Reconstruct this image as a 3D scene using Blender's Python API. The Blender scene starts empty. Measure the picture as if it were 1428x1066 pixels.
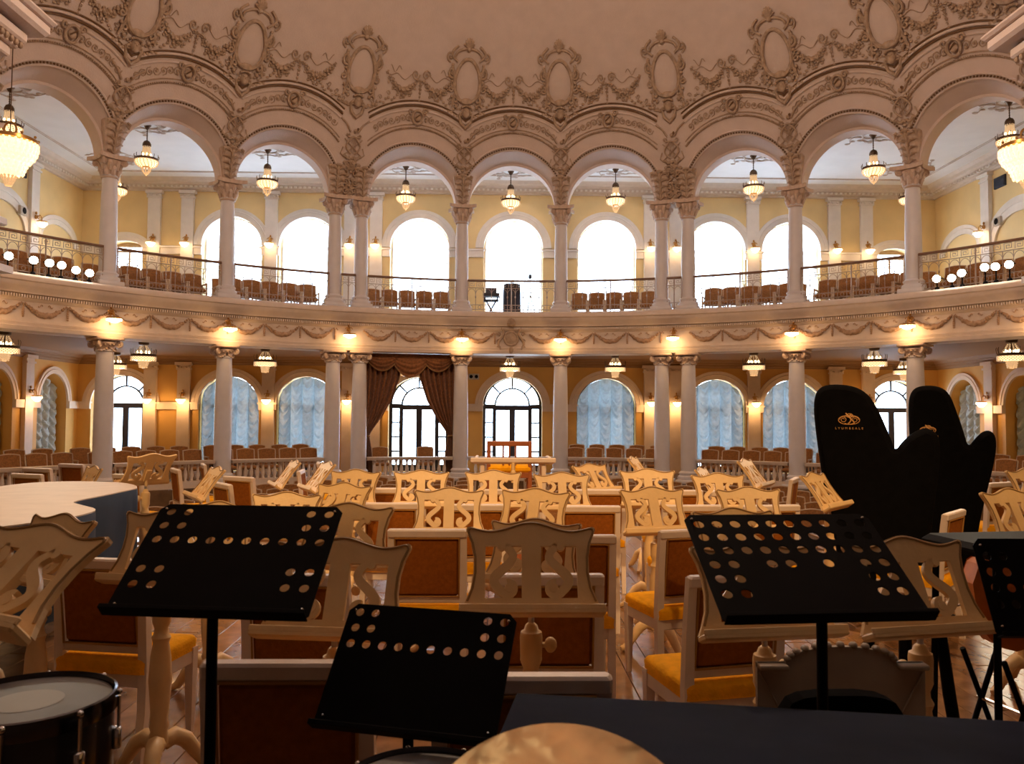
import bpy, math, random
import numpy as np
from mathutils import Vector, Matrix
from mathutils.geometry import tessellate_polygon
random.seed(7)
PI = math.pi
SC = bpy.context.scene
COL = SC.collection

# ------------------------------------------------------------------ camera, sky, exposure
CX, EYE = -0.46, 1.63                      # the eye stands 1.63 m above the stage floor
YAW, PITCH, ROLL, FPX = 0.0204, 0.0422, 0.0059, 1136.0
fw = Vector((math.sin(YAW)*math.cos(PITCH), math.cos(YAW)*math.cos(PITCH), math.sin(PITCH)))
r0 = Vector((math.cos(YAW), -math.sin(YAW), 0)); u0 = r0.cross(fw)
rt = r0*math.cos(ROLL) + u0*math.sin(ROLL); up = -r0*math.sin(ROLL) + u0*math.cos(ROLL)
cam = bpy.data.cameras.new('camera'); cam_o = bpy.data.objects.new('camera', cam); COL.objects.link(cam_o)
cam_o.matrix_world = Matrix(((rt.x, up.x, -fw.x, CX), (rt.y, up.y, -fw.y, 0), (rt.z, up.z, -fw.z, EYE), (0, 0, 0, 1)))
cam.sensor_width = 36; cam.lens = FPX/1428*36; cam.clip_start = 0.05; cam.clip_end = 300
cam.dof.use_dof = True; cam.dof.focus_distance = 11; cam.dof.aperture_fstop = 8
SC.camera = cam_o
world = bpy.data.worlds.new('overcast_sky'); SC.world = world; world.use_nodes = True
bg = world.node_tree.nodes['Background']; bg.inputs[0].default_value = (0.64, 0.82, 1, 1); bg.inputs[1].default_value = 8.0
SC.view_settings.view_transform = 'Standard'; SC.view_settings.look = 'None'
SC.view_settings.exposure = 0.55; SC.view_settings.gamma = 1; SC.view_settings.use_curve_mapping = False
SC.cycles.sample_clamp_indirect = 6
WARM = (1.0, 0.56, 0.22)
P_FASCIA, P_WALL_UP, P_WALL_LOW, P_CH_UP, P_CH_LOW, P_DOME, P_STAGE, P_RAIL = 8, 3.0, 13, 9, 6, 1000, 720, 50

def ray(px, py):
    dx, dy = px-714, py-533
    return fw + rt*(dx/FPX) - up*(dy/FPX)
def at(px, py, Y):                       # a pixel's point at distance Y into the hall
    v = ray(px, py); t = Y/v.y
    return Vector((CX+v.x*t, Y, EYE+v.z*t))
def atz(px, py, z):                      # a pixel's point on the level z
    v = ray(px, py); t = (z-EYE)/v.z
    return Vector((CX+v.x*t, v.y*t, z))

# ------------------------------------------------------------------ materials
MATS = {}
def mat(name, col, rough=0.5, metal=0.0, var=0.06, nscale=6.0, bump=0.0, bscale=40.0, rand=0.0, coat=0.0, emit=None, estr=0.0, trans=0.0, sheen=0.0, spec=0.5):
    if name in MATS: return MATS[name]
    m = bpy.data.materials.new(name); m.use_nodes = True; nt = m.node_tree; N = nt.nodes; L = nt.links
    b = N['Principled BSDF']; b.inputs['Roughness'].default_value = rough; b.inputs['Metallic'].default_value = metal
    b.inputs['Coat Weight'].default_value = coat; b.inputs['Sheen Weight'].default_value = sheen
    b.inputs['Specular IOR Level'].default_value = spec
    tc = N.new('ShaderNodeTexCoord'); nz = N.new('ShaderNodeTexNoise'); nz.inputs['Scale'].default_value = nscale; nz.inputs['Detail'].default_value = 4
    L.new(tc.outputs['Object'], nz.inputs['Vector'])
    rp = N.new('ShaderNodeMapRange'); rp.inputs['To Min'].default_value = 1-var; rp.inputs['To Max'].default_value = 1+var
    rp.inputs['From Min'].default_value = .3; rp.inputs['From Max'].default_value = .7
    L.new(nz.outputs[0], rp.inputs['Value'])
    hs = N.new('ShaderNodeHueSaturation'); hs.inputs['Color'].default_value = (*col, 1)
    if rand > 0:
        oi = N.new('ShaderNodeObjectInfo'); mr = N.new('ShaderNodeMapRange'); mr.inputs['To Min'].default_value = -rand; mr.inputs['To Max'].default_value = rand
        L.new(oi.outputs['Random'], mr.inputs['Value']); ad = N.new('ShaderNodeMath'); L.new(mr.outputs[0], ad.inputs[0]); L.new(rp.outputs[0], ad.inputs[1]); L.new(ad.outputs[0], hs.inputs['Value'])
    else: L.new(rp.outputs[0], hs.inputs['Value'])
    L.new(hs.outputs[0], b.inputs['Base Color'])
    if bump > 0:
        n2 = N.new('ShaderNodeTexNoise'); n2.inputs['Scale'].default_value = bscale; L.new(tc.outputs['Object'], n2.inputs['Vector'])
        bp = N.new('ShaderNodeBump'); bp.inputs['Strength'].default_value = bump; bp.inputs['Distance'].default_value = 0.02
        L.new(n2.outputs[0], bp.inputs['Height']); L.new(bp.outputs[0], b.inputs['Normal'])
    if emit: b.inputs['Emission Color'].default_value = (*emit, 1); b.inputs['Emission Strength'].default_value = estr
    if trans > 0:
        out = N['Material Output']; tl = N.new('ShaderNodeBsdfTranslucent'); L.new(hs.outputs[0], tl.inputs[0]); mx = N.new('ShaderNodeMixShader'); mx.inputs[0].default_value = trans
        L.new(b.outputs[0], mx.inputs[1]); L.new(tl.outputs[0], mx.inputs[2]); L.new(mx.outputs[0], out.inputs[0])
    MATS[name] = m; return m
def glass_mat(name, tint=(1, 1, 1), gloss=0.05, diffuse=0.0):
    m = bpy.data.materials.new(name); m.use_nodes = True; nt = m.node_tree; N = nt.nodes; L = nt.links
    N.remove(N['Principled BSDF']); out = N['Material Output']
    t = N.new('ShaderNodeBsdfTransparent'); t.inputs[0].default_value = (*tint, 1)
    g = N.new('ShaderNodeBsdfGlossy'); g.inputs['Roughness'].default_value = .05
    nz = N.new('ShaderNodeTexNoise'); nz.inputs['Scale'].default_value = 3; mr = N.new('ShaderNodeMapRange'); mr.inputs['To Min'].default_value = gloss*.6; mr.inputs['To Max'].default_value = gloss*1.4
    L.new(nz.outputs[0], mr.inputs['Value'])
    mx = N.new('ShaderNodeMixShader'); L.new(mr.outputs[0], mx.inputs[0]); L.new(t.outputs[0], mx.inputs[1]); L.new(g.outputs[0], mx.inputs[2])
    last = mx
    if diffuse > 0:
        tl = N.new('ShaderNodeBsdfTranslucent'); tl.inputs[0].default_value = (.95, .95, .95, 1); m2 = N.new('ShaderNodeMixShader'); m2.inputs[0].default_value = diffuse
        L.new(mx.outputs[0], m2.inputs[1]); L.new(tl.outputs[0], m2.inputs[2]); last = m2
    L.new(last.outputs[0], out.inputs[0]); MATS[name] = m; return m

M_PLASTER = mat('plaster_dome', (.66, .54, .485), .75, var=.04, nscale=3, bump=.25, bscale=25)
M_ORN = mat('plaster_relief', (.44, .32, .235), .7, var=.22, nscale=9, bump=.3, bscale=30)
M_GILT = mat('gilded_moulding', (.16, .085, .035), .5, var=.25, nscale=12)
M_COLUMN = mat('column_paint', (.70, .67, .69), .45, var=.04, nscale=4, bump=.08)
M_CAPITAL = mat('capital_plaster', (.60, .46, .37), .65, var=.15, nscale=10, bump=.3)
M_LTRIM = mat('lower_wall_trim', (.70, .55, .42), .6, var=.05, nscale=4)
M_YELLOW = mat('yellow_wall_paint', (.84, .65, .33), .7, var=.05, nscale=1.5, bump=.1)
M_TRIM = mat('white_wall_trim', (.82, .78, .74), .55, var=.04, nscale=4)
M_CEIL = mat('gallery_ceiling_white', (.80, .80, .82), .8, var=.03, nscale=2)
M_CEILORN = mat('ceiling_stucco_ornament', (.56, .47, .42), .8, var=.15)
M_LAMPLIT = mat('lamplit_lower_wall', (.66, .37, .09), .7, var=.06, nscale=1.5, bump=.1)  # the yellow wall paint deepened, dim warm lamplight put into the colour
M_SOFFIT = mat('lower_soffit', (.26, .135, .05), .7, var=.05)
M_FASCIA = mat('balcony_fascia', (.72, .60, .51), .6, var=.05, nscale=5, bump=.1)
M_IRON = mat('railing_iron', (.42, .33, .28), .45, .3, var=.1)
M_HANDRAIL = mat('handrail_wood', (.20, .11, .07), .35, var=.15)
M_SEATBROWN = mat('brown_plush', (.30, .125, .03), .85, var=.3, nscale=25, sheen=.2, bump=.3, bscale=60)
M_SEATFRAME = mat('seat_frame_cream', (.62, .47, .33), .5, var=.1)
M_GOLD = mat('lamp_brass', (.55, .30, .09), .3, .9, var=.15)
M_DARKBRASS = mat('lamp_dark_bronze', (.10, .06, .035), .4, .7, var=.2)
M_CRYSTAL = mat('lit_crystal', (1, .8, .55), .3, var=.1, nscale=40, emit=(1, .64, .33), estr=1.1)
M_CRYSTAL_HOT = mat('lit_crystal_bulbs', (1, .85, .6), .3, emit=(1, .72, .40), estr=4.0)
M_CRYSTAL_DIM = mat('crystal_drops', (.50, .36, .22), .15, var=.15, nscale=60, emit=(1, .66, .34), estr=.30)
M_SCONCE = mat('sconce_lit_glass', (1, .85, .6), .3, emit=(1, .72, .40), estr=4.0)
M_SPOT = mat('spotlight_lens', (1, 1, 1), .3, emit=(1, .90, .72), estr=30.0)
M_BLACK = mat('black_metal', (.005, .005, .007), .6, .0, var=.2, spec=.07)
M_BLACKCLOTH = mat('black_cover_cloth', (.004, .004, .005), .95, var=.2, nscale=20, spec=.05)
M_NAVY = mat('navy_cover_cloth', (.005, .008, .022), .85, var=.25, nscale=6, bump=.3, bscale=5, spec=.12)
M_BLUE = mat('blue_piano_cover', (.018, .05, .11), .6, var=.15, nscale=5, bump=.2, bscale=4, spec=.4)
M_PIANOTOP = mat('tan_piano_cover', (.66, .56, .48), .55, var=.06, nscale=5, bump=.2, bscale=6)
M_STAND = mat('cream_stand_wood', (.80, .56, .28), .45, var=.06, nscale=8, bump=.06)
M_STANDEDGE = mat('stand_edge_line', (.34, .20, .075), .5, var=.2)
M_ROD = mat('stand_steel_rod', (.55, .50, .46), .35, .8)
M_CHAIR = mat('white_chair_paint', (.78, .66, .58), .42, var=.06, nscale=8)
M_UPH = mat('brown_chair_upholstery', (.30, .095, .012), .9, var=.16, nscale=40, bump=.2, bscale=120, spec=.15)
M_PIPING = mat('chair_gold_piping', (.42, .20, .04), .6)
M_SEAT = mat('gold_seat_plush', (.88, .40, .006), .85, var=.10, nscale=20, bump=.2, bscale=90, spec=.15)
M_PLANK = mat('stage_plank_wood', (.27, .135, .055), .27, var=.28, nscale=7, rand=.16, coat=.25)
M_SLAB = mat('stage_subfloor', (.08, .04, .02), .8)
M_HALLFLOOR = mat('hall_floor_carpet', (.16, .09, .04), .9, var=.3, nscale=4)
M_FRAME = mat('dark_window_frame', (.025, .022, .035), .5, var=.1)
M_FRAMEUP = mat('tan_window_frame', (.55, .36, .22), .5, var=.1)
M_FESTOON = mat('festoon_curtain_cloth', (.42, .48, .50), .8, var=.10, nscale=12, trans=.16)
M_SHEER = glass_mat('sheer_white_curtain', (1, 1, 1), .001, .45)
M_GLASS = glass_mat('window_glass', (.97, .98, 1), .05)
M_CURTAIN = mat('brown_velvet_curtain', (.26, .10, .032), .8, var=.35, nscale=16, bump=.3, bscale=40, sheen=.15)
M_CURTTRIM = mat('curtain_gold_fringe', (.28, .15, .05), .7, var=.3)
M_PARAPET = mat('balustrade_stone', (.74, .62, .52), .55, var=.06)
M_BRASS = mat('hammered_brass', (.88, .60, .30), .27, 1.0, var=.3, nscale=9, bump=.6, bscale=11)
M_CHROME = mat('chrome', (.75, .75, .78), .14, 1)
M_DRUMHEAD = mat('drum_head', (.15, .138, .135), .5, var=.08, spec=.3)
M_DRUMSPOT = mat('drum_head_worn_spot', (.28, .255, .22), .5, spec=.3)
M_DRUMBODY = mat('drum_shell', (.01, .012, .018), .3, coat=.5)
M_CELLO = mat('cello_varnish', (.60, .15, .012), .45, var=.25, nscale=9, coat=.2)
M_EBONY = mat('ebony', (.012, .009, .008), .35)
M_REDWOOD = mat('red_brown_wood', (.34, .10, .03), .4, var=.2, coat=.3)
M_GREYWOOD = mat('grey_painted_wood', (.40, .34, .28), .55, var=.1)
M_GOLDPRINT = mat('gold_print', (.62, .34, .12), .5, .2)
M_PAPER = mat('white_paper', (.85, .85, .88), .6)
M_HOOP = mat('dark_chrome_hoop', (.10, .10, .12), .18, 1)
M_DARKWALL = mat('stage_wall_dark', (.10, .065, .045), .8)
M_EQUIP = mat('equipment_black', (.015, .018, .035), .5)
M_VENT = mat('dark_vent_grille', (.02, .03, .06), .6)
M_GREYBOX = mat('grey_speaker_box', (.55, .52, .48), .6)

# ------------------------------------------------------------------ mesh builder
class MB:
    def __init__(s): s.v = []; s.f = []; s.sm = []
    def add(s, vs, fs, smooth=True):
        k = len(s.v); s.v += [tuple(p) for p in vs]; s.f += [tuple(i+k for i in f) for f in fs]; s.sm += [smooth]*len(fs); return s
    def box(s, c, d, m=None):
        x, y, z = c; a, b, h = d[0]/2, d[1]/2, d[2]/2
        vs = [(x+i*a, y+j*b, z+k*h) for k in (-1, 1) for j in (-1, 1) for i in (-1, 1)]
        if m: vs = [m @ Vector(p) for p in vs]
        return s.add(vs, [(0, 2, 3, 1), (4, 5, 7, 6), (0, 1, 5, 4), (1, 3, 7, 5), (3, 2, 6, 7), (2, 0, 4, 6)], False)
    def cbox(s, c, d, b=.01, m=None):        # box with chamfered edges
        x, y, z = c; hx, hy, hz = d[0]/2, d[1]/2, d[2]/2; vs = []
        prof = [(-hz, b), (-hz+b, 0), (hz-b, 0), (hz, b)]
        for zz, i in prof:
            ax, ay = hx-i, hy-i
            vs += [(x+px, y+py, z+zz) for px, py in ((-ax+b, -ay), (ax-b, -ay), (ax, -ay+b), (ax, ay-b), (ax-b, ay), (-ax+b, ay), (-ax, ay-b), (-ax, -ay+b))]
        fs = [tuple(range(7, -1, -1)), tuple(range(24, 32))]
        for k in range(3):
            for i in range(8): fs.append((k*8+i, k*8+(i+1) % 8, k*8+8+(i+1) % 8, k*8+8+i))
        if m: vs = [m @ Vector(p) for p in vs]
        return s.add(vs, fs, False)
    def lathe(s, prof, n=16, c=(0, 0, 0), m=None, smooth=True, cap=True):
        vs = []; fs = []
        for r, z in prof:
            for i in range(n):
                a = 2*PI*i/n; vs.append((c[0]+r*math.cos(a), c[1]+r*math.sin(a), c[2]+z))
        for k in range(len(prof)-1):
            for i in range(n):
                j = (i+1) % n; fs.append((k*n+i, k*n+j, (k+1)*n+j, (k+1)*n+i))
        if cap: fs.append(tuple(range(n-1, -1, -1))); fs.append(tuple((len(prof)-1)*n+i for i in range(n)))
        if m: vs = [m @ Vector(p) for p in vs]
        return s.add(vs, fs, smooth)
    def tube(s, path, rad, n=8, closed=False, cap=True):
        P = [Vector(p) for p in path]; k = len(P)
        if k < 2: return s
        vs = []; fs = []; prev = None
        for i, p in enumerate(P):
            if closed: t = P[(i+1) % k]-P[i-1]
            else: t = P[min(i+1, k-1)]-P[max(i-1, 0)]
            if t.length < 1e-9: t = Vector((0, 0, 1))
            t.normalize()
            if prev is None:
                a = Vector((0, 0, 1)) if abs(t.z) < .9 else Vector((1, 0, 0)); prev = (a-t*a.dot(t)).normalized()
            else:
                q = prev-t*prev.dot(t); prev = q.normalized() if q.length > 1e-6 else prev
            b = t.cross(prev); r = rad[i] if isinstance(rad, (list, tuple)) else rad
            for j in range(n):
                an = 2*PI*j/n; vs.append(p+(prev*math.cos(an)+b*math.sin(an))*r)
        m_ = k if closed else k-1
        for i in range(m_):
            for j in range(n):
                i2 = (i+1) % k; j2 = (j+1) % n; fs.append((i*n+j, i*n+j2, i2*n+j2, i2*n+j))
        if cap and not closed: fs.append(tuple(range(n-1, -1, -1))); fs.append(tuple((k-1)*n+j for j in range(n)))
        return s.add(vs, fs, True)
    def ball(s, c, r, n=8, k=5, m=None):
        R = r if isinstance(r, (tuple, list)) else (r, r, r); vs = [(c[0], c[1], c[2]-R[2])]; fs = []
        for i in range(1, k):
            a = -PI/2+PI*i/k
            for j in range(n):
                b = 2*PI*j/n; vs.append((c[0]+R[0]*math.cos(a)*math.cos(b), c[1]+R[1]*math.cos(a)*math.sin(b), c[2]+R[2]*math.sin(a)))
        vs.append((c[0], c[1], c[2]+R[2])); T = len(vs)-1
        for j in range(n):
            j2 = (j+1) % n; fs.append((0, 1+j2, 1+j)); fs.append((T, 1+(k-2)*n+j, 1+(k-2)*n+j2))
            for i in range(k-2): fs.append((1+i*n+j, 1+i*n+j2, 1+(i+1)*n+j2, 1+(i+1)*n+j))
        if m: vs = [m @ Vector(p) for p in vs]
        return s.add(vs, fs, True)
    def plate(s, loops, t0, t1, f=lambda u, v, n: (u, n, v), smooth=False):   # outline with holes, given thickness
        loops3 = [[Vector((u, v, 0)) for u, v in lp] for lp in loops]
        tri = tessellate_polygon(loops3); flat = [p for lp in loops for p in lp]; n = len(flat)
        vs = [f(u, v, t0) for u, v in flat]+[f(u, v, t1) for u, v in flat]; fs = []
        for a, b, c in tri:
            fs.append((a, b, c)); fs.append((c+n, b+n, a+n))
        k = 0
        for lp in loops:
            L = len(lp)
            for i in range(L):
                j = (i+1) % L; fs.append((k+i, k+j, k+j+n, k+i+n))
            k += L
        return s.add(vs, fs, smooth)
    def strip(s, A, B, smooth=True, closed=False):
        n = len(A); vs = list(A)+list(B); fs = [(i, i+1, n+i+1, n+i) for i in range(n-1)]
        if closed: fs.append((n-1, 0, n, 2*n-1))
        return s.add(vs, fs, smooth)
    def grid(s, rows, smooth=True):
        n = len(rows[0]); vs = [p for r in rows for p in r]; fs = []
        for i in range(len(rows)-1):
            for j in range(n-1): fs.append((i*n+j, i*n+j+1, (i+1)*n+j+1, (i+1)*n+j))
        return s.add(vs, fs, smooth)
    def mesh(s, name, m):
        me = bpy.data.meshes.new(name); me.from_pydata(s.v, [], s.f)
        me.polygons.foreach_set('use_smooth', s.sm); me.materials.append(m); me.update()
        if True in s.sm:
            try: me.set_sharp_from_angle(angle=math.radians(50))
            except Exception: pass
        return me

def link(name, data, parent=None, loc=None, rotz=0.0, scale=None, rot=None):
    o = bpy.data.objects.new(name, data); COL.objects.link(o)
    if parent is not None: o.parent = parent
    if loc is not None: o.location = loc
    if rot is not None: o.rotation_euler = rot
    elif rotz: o.rotation_euler = (0, 0, rotz)
    if scale is not None: o.scale = scale
    return o
def tag(o, label, cat, group=None):
    o['label'] = label; o['category'] = cat
    if group: o['group'] = group
    return o
def struct(name, me, **k):
    o = link(name, me, **k); o['kind'] = 'structure'; return o
STUFF = ('crystal_strings', 'upper_crystals', 'crystal_drop')
def thing(name, label, cat, parts, loc=(0, 0, 0), rotz=0.0, group=None, rot=None, scale=None):
    """an Empty at the thing's base with its parts: (name, mesh[, subparts[, kwargs]])"""
    e = tag(link(name, None, loc=loc, rotz=rotz, rot=rot, scale=scale), label, cat, group); e.empty_display_size = .1
    for p in parts:
        kw = p[3] if len(p) > 3 else {}
        o = link(p[0], p[1], e, **kw)
        if p[0] in STUFF: o['kind'] = 'stuff'
        if len(p) > 2 and p[2]:
            for q in p[2]:
                qo = link(q[0], q[1], o, **(q[2] if len(q) > 2 else {}))
                if q[0] in STUFF: qo['kind'] = 'stuff'
    return e
ORD = ['', 'first', 'second', 'third', 'fourth', 'fifth', 'sixth', 'seventh', 'eighth', 'ninth', 'tenth', 'eleventh', 'twelfth', 'thirteenth']
def side_of(v): return 'piano side' if v < 0 else 'harp side'
def point(parent, loc, energy, col=WARM, radius=.12, name='lamp_light'):
    l = bpy.data.lights.new(name, 'POINT'); l.energy = energy; l.color = col; l.shadow_soft_size = radius
    return link(name, l, parent, loc)
def spot(parent, loc, target, energy, col, size, blend=.5, radius=.15, name='spot_light'):
    l = bpy.data.lights.new(name, 'SPOT'); l.energy = energy; l.color = col; l.spot_size = math.radians(size); l.spot_blend = blend; l.shadow_soft_size = radius
    d = (Vector(target)-Vector(loc)); q = d.to_track_quat('-Z', 'Y')
    o = link(name, l, parent, loc); o.rotation_euler = q.to_euler(); return o

# ------------------------------------------------------------------ plan of the hall
CY = 11.06; R0 = 13.45                      # centre and radius of the round arcade
AXIS = (0, CY, 0)
YW, XW, XS = 27.9, 14.75, 0.13              # far wall, side walls (hall axis shifted by XS)
Z_PER, Z_BAL, Z_CEIL, Z_HALL = -0.28, 4.60, 9.63, -1.05
PITCHA = 12.8; HALF = math.radians(6.4)
def bay_name(b):
    if abs(b) < .1: return 'the middle bay'
    k = min(range(5), key=lambda i: abs([0, 12.8, 28.9, 41.7, 54.5][i]-abs(b))); return 'the %s bay from the middle, %s' % (ORD[k], side_of(b))
def col_name(c):
    k = min(range(6), key=lambda i: abs([6.4, 19.2, 22.5, 35.3, 48.1, 60.9][i]-abs(c)))+1; return '%s from the middle, %s' % (ORD[k], side_of(c))
BAYS = [-54.5, -41.7, -28.9, -12.8, 0, 12.8, 28.9, 41.7, 54.5]
COLS = [-60.9, -48.1, -35.3, -22.5, -19.2, -6.4, 6.4, 19.2, 22.5, 35.3, 48.1, 60.9]
PAIRS = [-20.85, 20.85]
def pol(r, a, z): return Vector((r*math.sin(a), r*math.cos(a), z))     # about the arcade axis
_k = [(7.0, 13.47), (7.9, 13.45), (8.8, 13.12), (9.6, 12.75), (10.35, 12.35), (11.08, 11.82), (11.73, 11.22), (12.6, 10.2), (13.6, 8.7), (14.5, 6.7), (15.2, 4.4), (15.6, 2.2), (15.75, 0.0), (16.3, -3)]
_zz = np.linspace(7.0, 16.3, 600); _rr = np.interp(_zz, [a for a, b in _k], [b for a, b in _k])
for _ in range(3): _rr = np.convolve(np.pad(_rr, 12, mode='edge'), np.ones(25)/25, 'valid')
def rdome(z): return float(np.interp(z, _zz, _rr))
def dom(s, z, n=0.0):                        # point on the dome skin of the bay at the axis; s along it, n proud of it
    r = rdome(z); return pol(r-n, s/max(r, 1), z)
def rotb(deg): return -math.radians(deg)
def polar_rect(zv, rin, a0, a1, n, down=False, ymin=-4.0):
    A = []; B = []
    for i in range(n+1):
        a = math.radians(a0+(a1-a0)*i/n); sx, cy_ = math.sin(a), math.cos(a)
        t = 1e9
        if abs(sx) > 1e-6: t = min(t, (XW+.3)/abs(sx))
        if cy_ > 1e-6: t = min(t, (YW+.3-CY)/cy_)
        if cy_ < -1e-6: t = min(t, (ymin-CY)/cy_)
        ri = rin(a) if callable(rin) else rin
        A.append(pol(ri, a, zv)); B.append(pol(max(t, ri+.01), a, zv))
    return (A, B) if down else (B, A)
# ================================================================== THE SHELL
def arch_panel(mb, u0, u1, v0, v1, op, f, n=20, rows=2):
    if op is None:
        mb.add([f(u0, v0, 0), f(u1, v0, 0), f(u1, v1, 0), f(u0, v1, 0)], [(0, 1, 2, 3)], False); return
    uc, w, zs, h, zb, dep = op
    phis = sorted(set([PI*i/n for i in range(n+1)]+[math.atan2(v1-zs, u1-uc), math.atan2(v1-zs, u0-uc)]), reverse=True)
    A = []; B = []
    for p in phis:
        c, s_ = math.cos(p), math.sin(p); A.append((uc+w*c, zs+h*s_))
        t = 1e9
        if c > 1e-9: t = min(t, (u1-uc)/c)
        if c < -1e-9: t = min(t, (u0-uc)/c)
        if s_ > 1e-9: t = min(t, (v1-zs)/s_)
        B.append((uc+t*c, zs+t*s_))
    mb.strip([f(*p, 0) for p in A], [f(*p, 0) for p in B], False)
    for a, b in ((u0, uc-w), (uc+w, u1)): mb.add([f(a, zb, 0), f(b, zb, 0), f(b, zs, 0), f(a, zs, 0)], [(0, 1, 2, 3)], False)
    mb.add([f(u0, v0, 0), f(u1, v0, 0), f(u1, zb, 0), f(u0, zb, 0)], [(0, 1, 2, 3)], False)
    O = [(uc-w, zb)]+A+[(uc+w, zb), (uc-w, zb)]
    mb.strip([f(*p, 0) for p in O], [f(*p, dep) for p in O], True)
fFar = lambda u, v, n: (u, YW+n, v)
fLeft = lambda u, v, n: (-XW+XS-n, u, v)
fRight = lambda u, v, n: (XW+XS+n, u, v)
WX = [-13.27, -9.65, -7.02, -3.22, 0, 3.22, 7.02, 9.65, 13.27]
PILX = [-12.28, -11.15, -8.30, -5.60, -4.72, 4.72, 5.60, 8.30, 11.15, 12.28]
ZSU, ZSL = 7.43, 1.97
far = MB(); farl = MB(); edges = [-XW]+[(a+b)/2 for a, b in zip(WX, WX[1:])]+[XW]
for i, x in enumerate(WX):
    a, b = edges[i]+XS, edges[i+1]+XS
    seg = i in (0, 8)
    arch_panel(far, a, b, Z_BAL-.3, Z_CEIL+.05, (x+XS, .58, 7.30, .25, 4.62, .55) if seg else (x+XS, 1.02, ZSU, 1.0, 4.62, .5), fFar)
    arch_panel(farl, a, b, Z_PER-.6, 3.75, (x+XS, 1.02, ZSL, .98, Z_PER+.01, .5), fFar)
struct('wall_far', far.mesh('wall_far', M_YELLOW)); struct('wall_far_lower', farl.mesh('wall_far_lower', M_LAMPLIT))
SIDEY = [26.35, 23.35, 20.3]
for side, f, nm in ((-1, fLeft, 'wall_left'), (1, fRight, 'wall_right')):
    mb = MB(); ml = MB(); ed = [YW, 24.85, 21.85, 18.5]
    for i, y in enumerate(SIDEY):
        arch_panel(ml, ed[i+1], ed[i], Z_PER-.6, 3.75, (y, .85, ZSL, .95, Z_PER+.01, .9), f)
        arch_panel(mb, ed[i+1], ed[i], Z_BAL-.3, Z_CEIL+.05, None, f)
    arch_panel(mb, -4, 18.5, -1, Z_CEIL+.05, None, f)
    struct(nm, mb.mesh(nm, M_YELLOW)); struct(nm+'_lower', ml.mesh(nm, M_LAMPLIT))
    bk = MB(); x = side*(XW+1.0)+XS
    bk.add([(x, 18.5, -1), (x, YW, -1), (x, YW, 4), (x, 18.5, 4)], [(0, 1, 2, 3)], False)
    struct('wall_niche_'+('left' if side < 0 else 'right'), bk.mesh('wall_niche', M_LAMPLIT))
rear = MB(); rear.add([(-XW-1, -3.9, -1), (XW+1, -3.9, -1), (XW+1, -3.9, 10), (-XW-1, -3.9, 10)], [(0, 1, 2, 3)], False)
struct('wall_rear', rear.mesh('wall_rear', M_DARKWALL))

# floors and ceilings
mb = MB(); mb.box((0, 4.0, -.55), (2*XW, 15.8, 1.06)); floor = struct('floor', mb.mesh('floor', M_SLAB))
pk = MB(); pk.cbox((0, 0, -.009), (.176, 2.98, .022), .003); pk_me = pk.mesh('plank', M_PLANK)
for i in range(57):
    off = (i*37 % 11)/11*3
    for j in range(5):
        y = -.6+j*3-off+1.5
        if y < -.5 or y > 11.4: continue
        link('plank', pk_me, floor, (-5.1+i*.18, y, -.001))
mb = MB(); mb.add([(-XW-.5, 11.8, Z_HALL), (XW+.5, 11.8, Z_HALL), (XW+.5, YW+.5, Z_HALL), (-XW-.5, YW+.5, Z_HALL)], [(0, 1, 2, 3)], False)
struct('floor_hall', mb.mesh('floor_hall', M_HALLFLOOR))
mb = MB(); mb.strip(*polar_rect(Z_PER, 13.1, -78, 78, 60)); mb.strip([pol(13.1, math.radians(a), Z_PER) for a in range(-78, 79, 2)], [pol(13.1, math.radians(a), Z_HALL) for a in range(-78, 79, 2)])
struct('floor_perimeter', mb.mesh('floor_perimeter', M_HALLFLOOR), loc=AXIS)
mb = MB(); mb.strip(*polar_rect(Z_BAL, 13.3, -78, 78, 60)); struct('floor_balcony', mb.mesh('floor_balcony', M_HALLFLOOR), loc=AXIS)
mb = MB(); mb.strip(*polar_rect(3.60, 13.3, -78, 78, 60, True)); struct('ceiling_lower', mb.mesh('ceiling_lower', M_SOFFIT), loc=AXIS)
mb = MB(); mb.strip(*polar_rect(Z_CEIL, lambda a: 13.3 if abs(a) < math.radians(75) else 12.2, -180, 180, 144, True, ymin=-4.2))
ceil_g = struct('ceiling_gallery', mb.mesh('ceiling_gallery', M_CEIL), loc=AXIS)

# the dome
mb = MB(); zs = [11.0]+list(np.linspace(11.25, 15.74, 27)); na = 180
mb.grid([[pol(rdome(z)+(.05 if z < 11.1 else .004), 2*PI*i/na, z) for i in range(na+1)] for z in zs])
low = MB(); a0 = 60.9
for s_ in (1, -1):
    ang = [math.radians(a0+(180-a0)*i/50)*s_ for i in range(51)]
    mb.grid([[pol(rdome(z), a, z) for a in ang] for z in np.linspace(9.4, 11.25, 8)])
dome = struct('ceiling_dome', mb.mesh('ceiling_dome', M_PLASTER), loc=AXIS)

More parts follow.
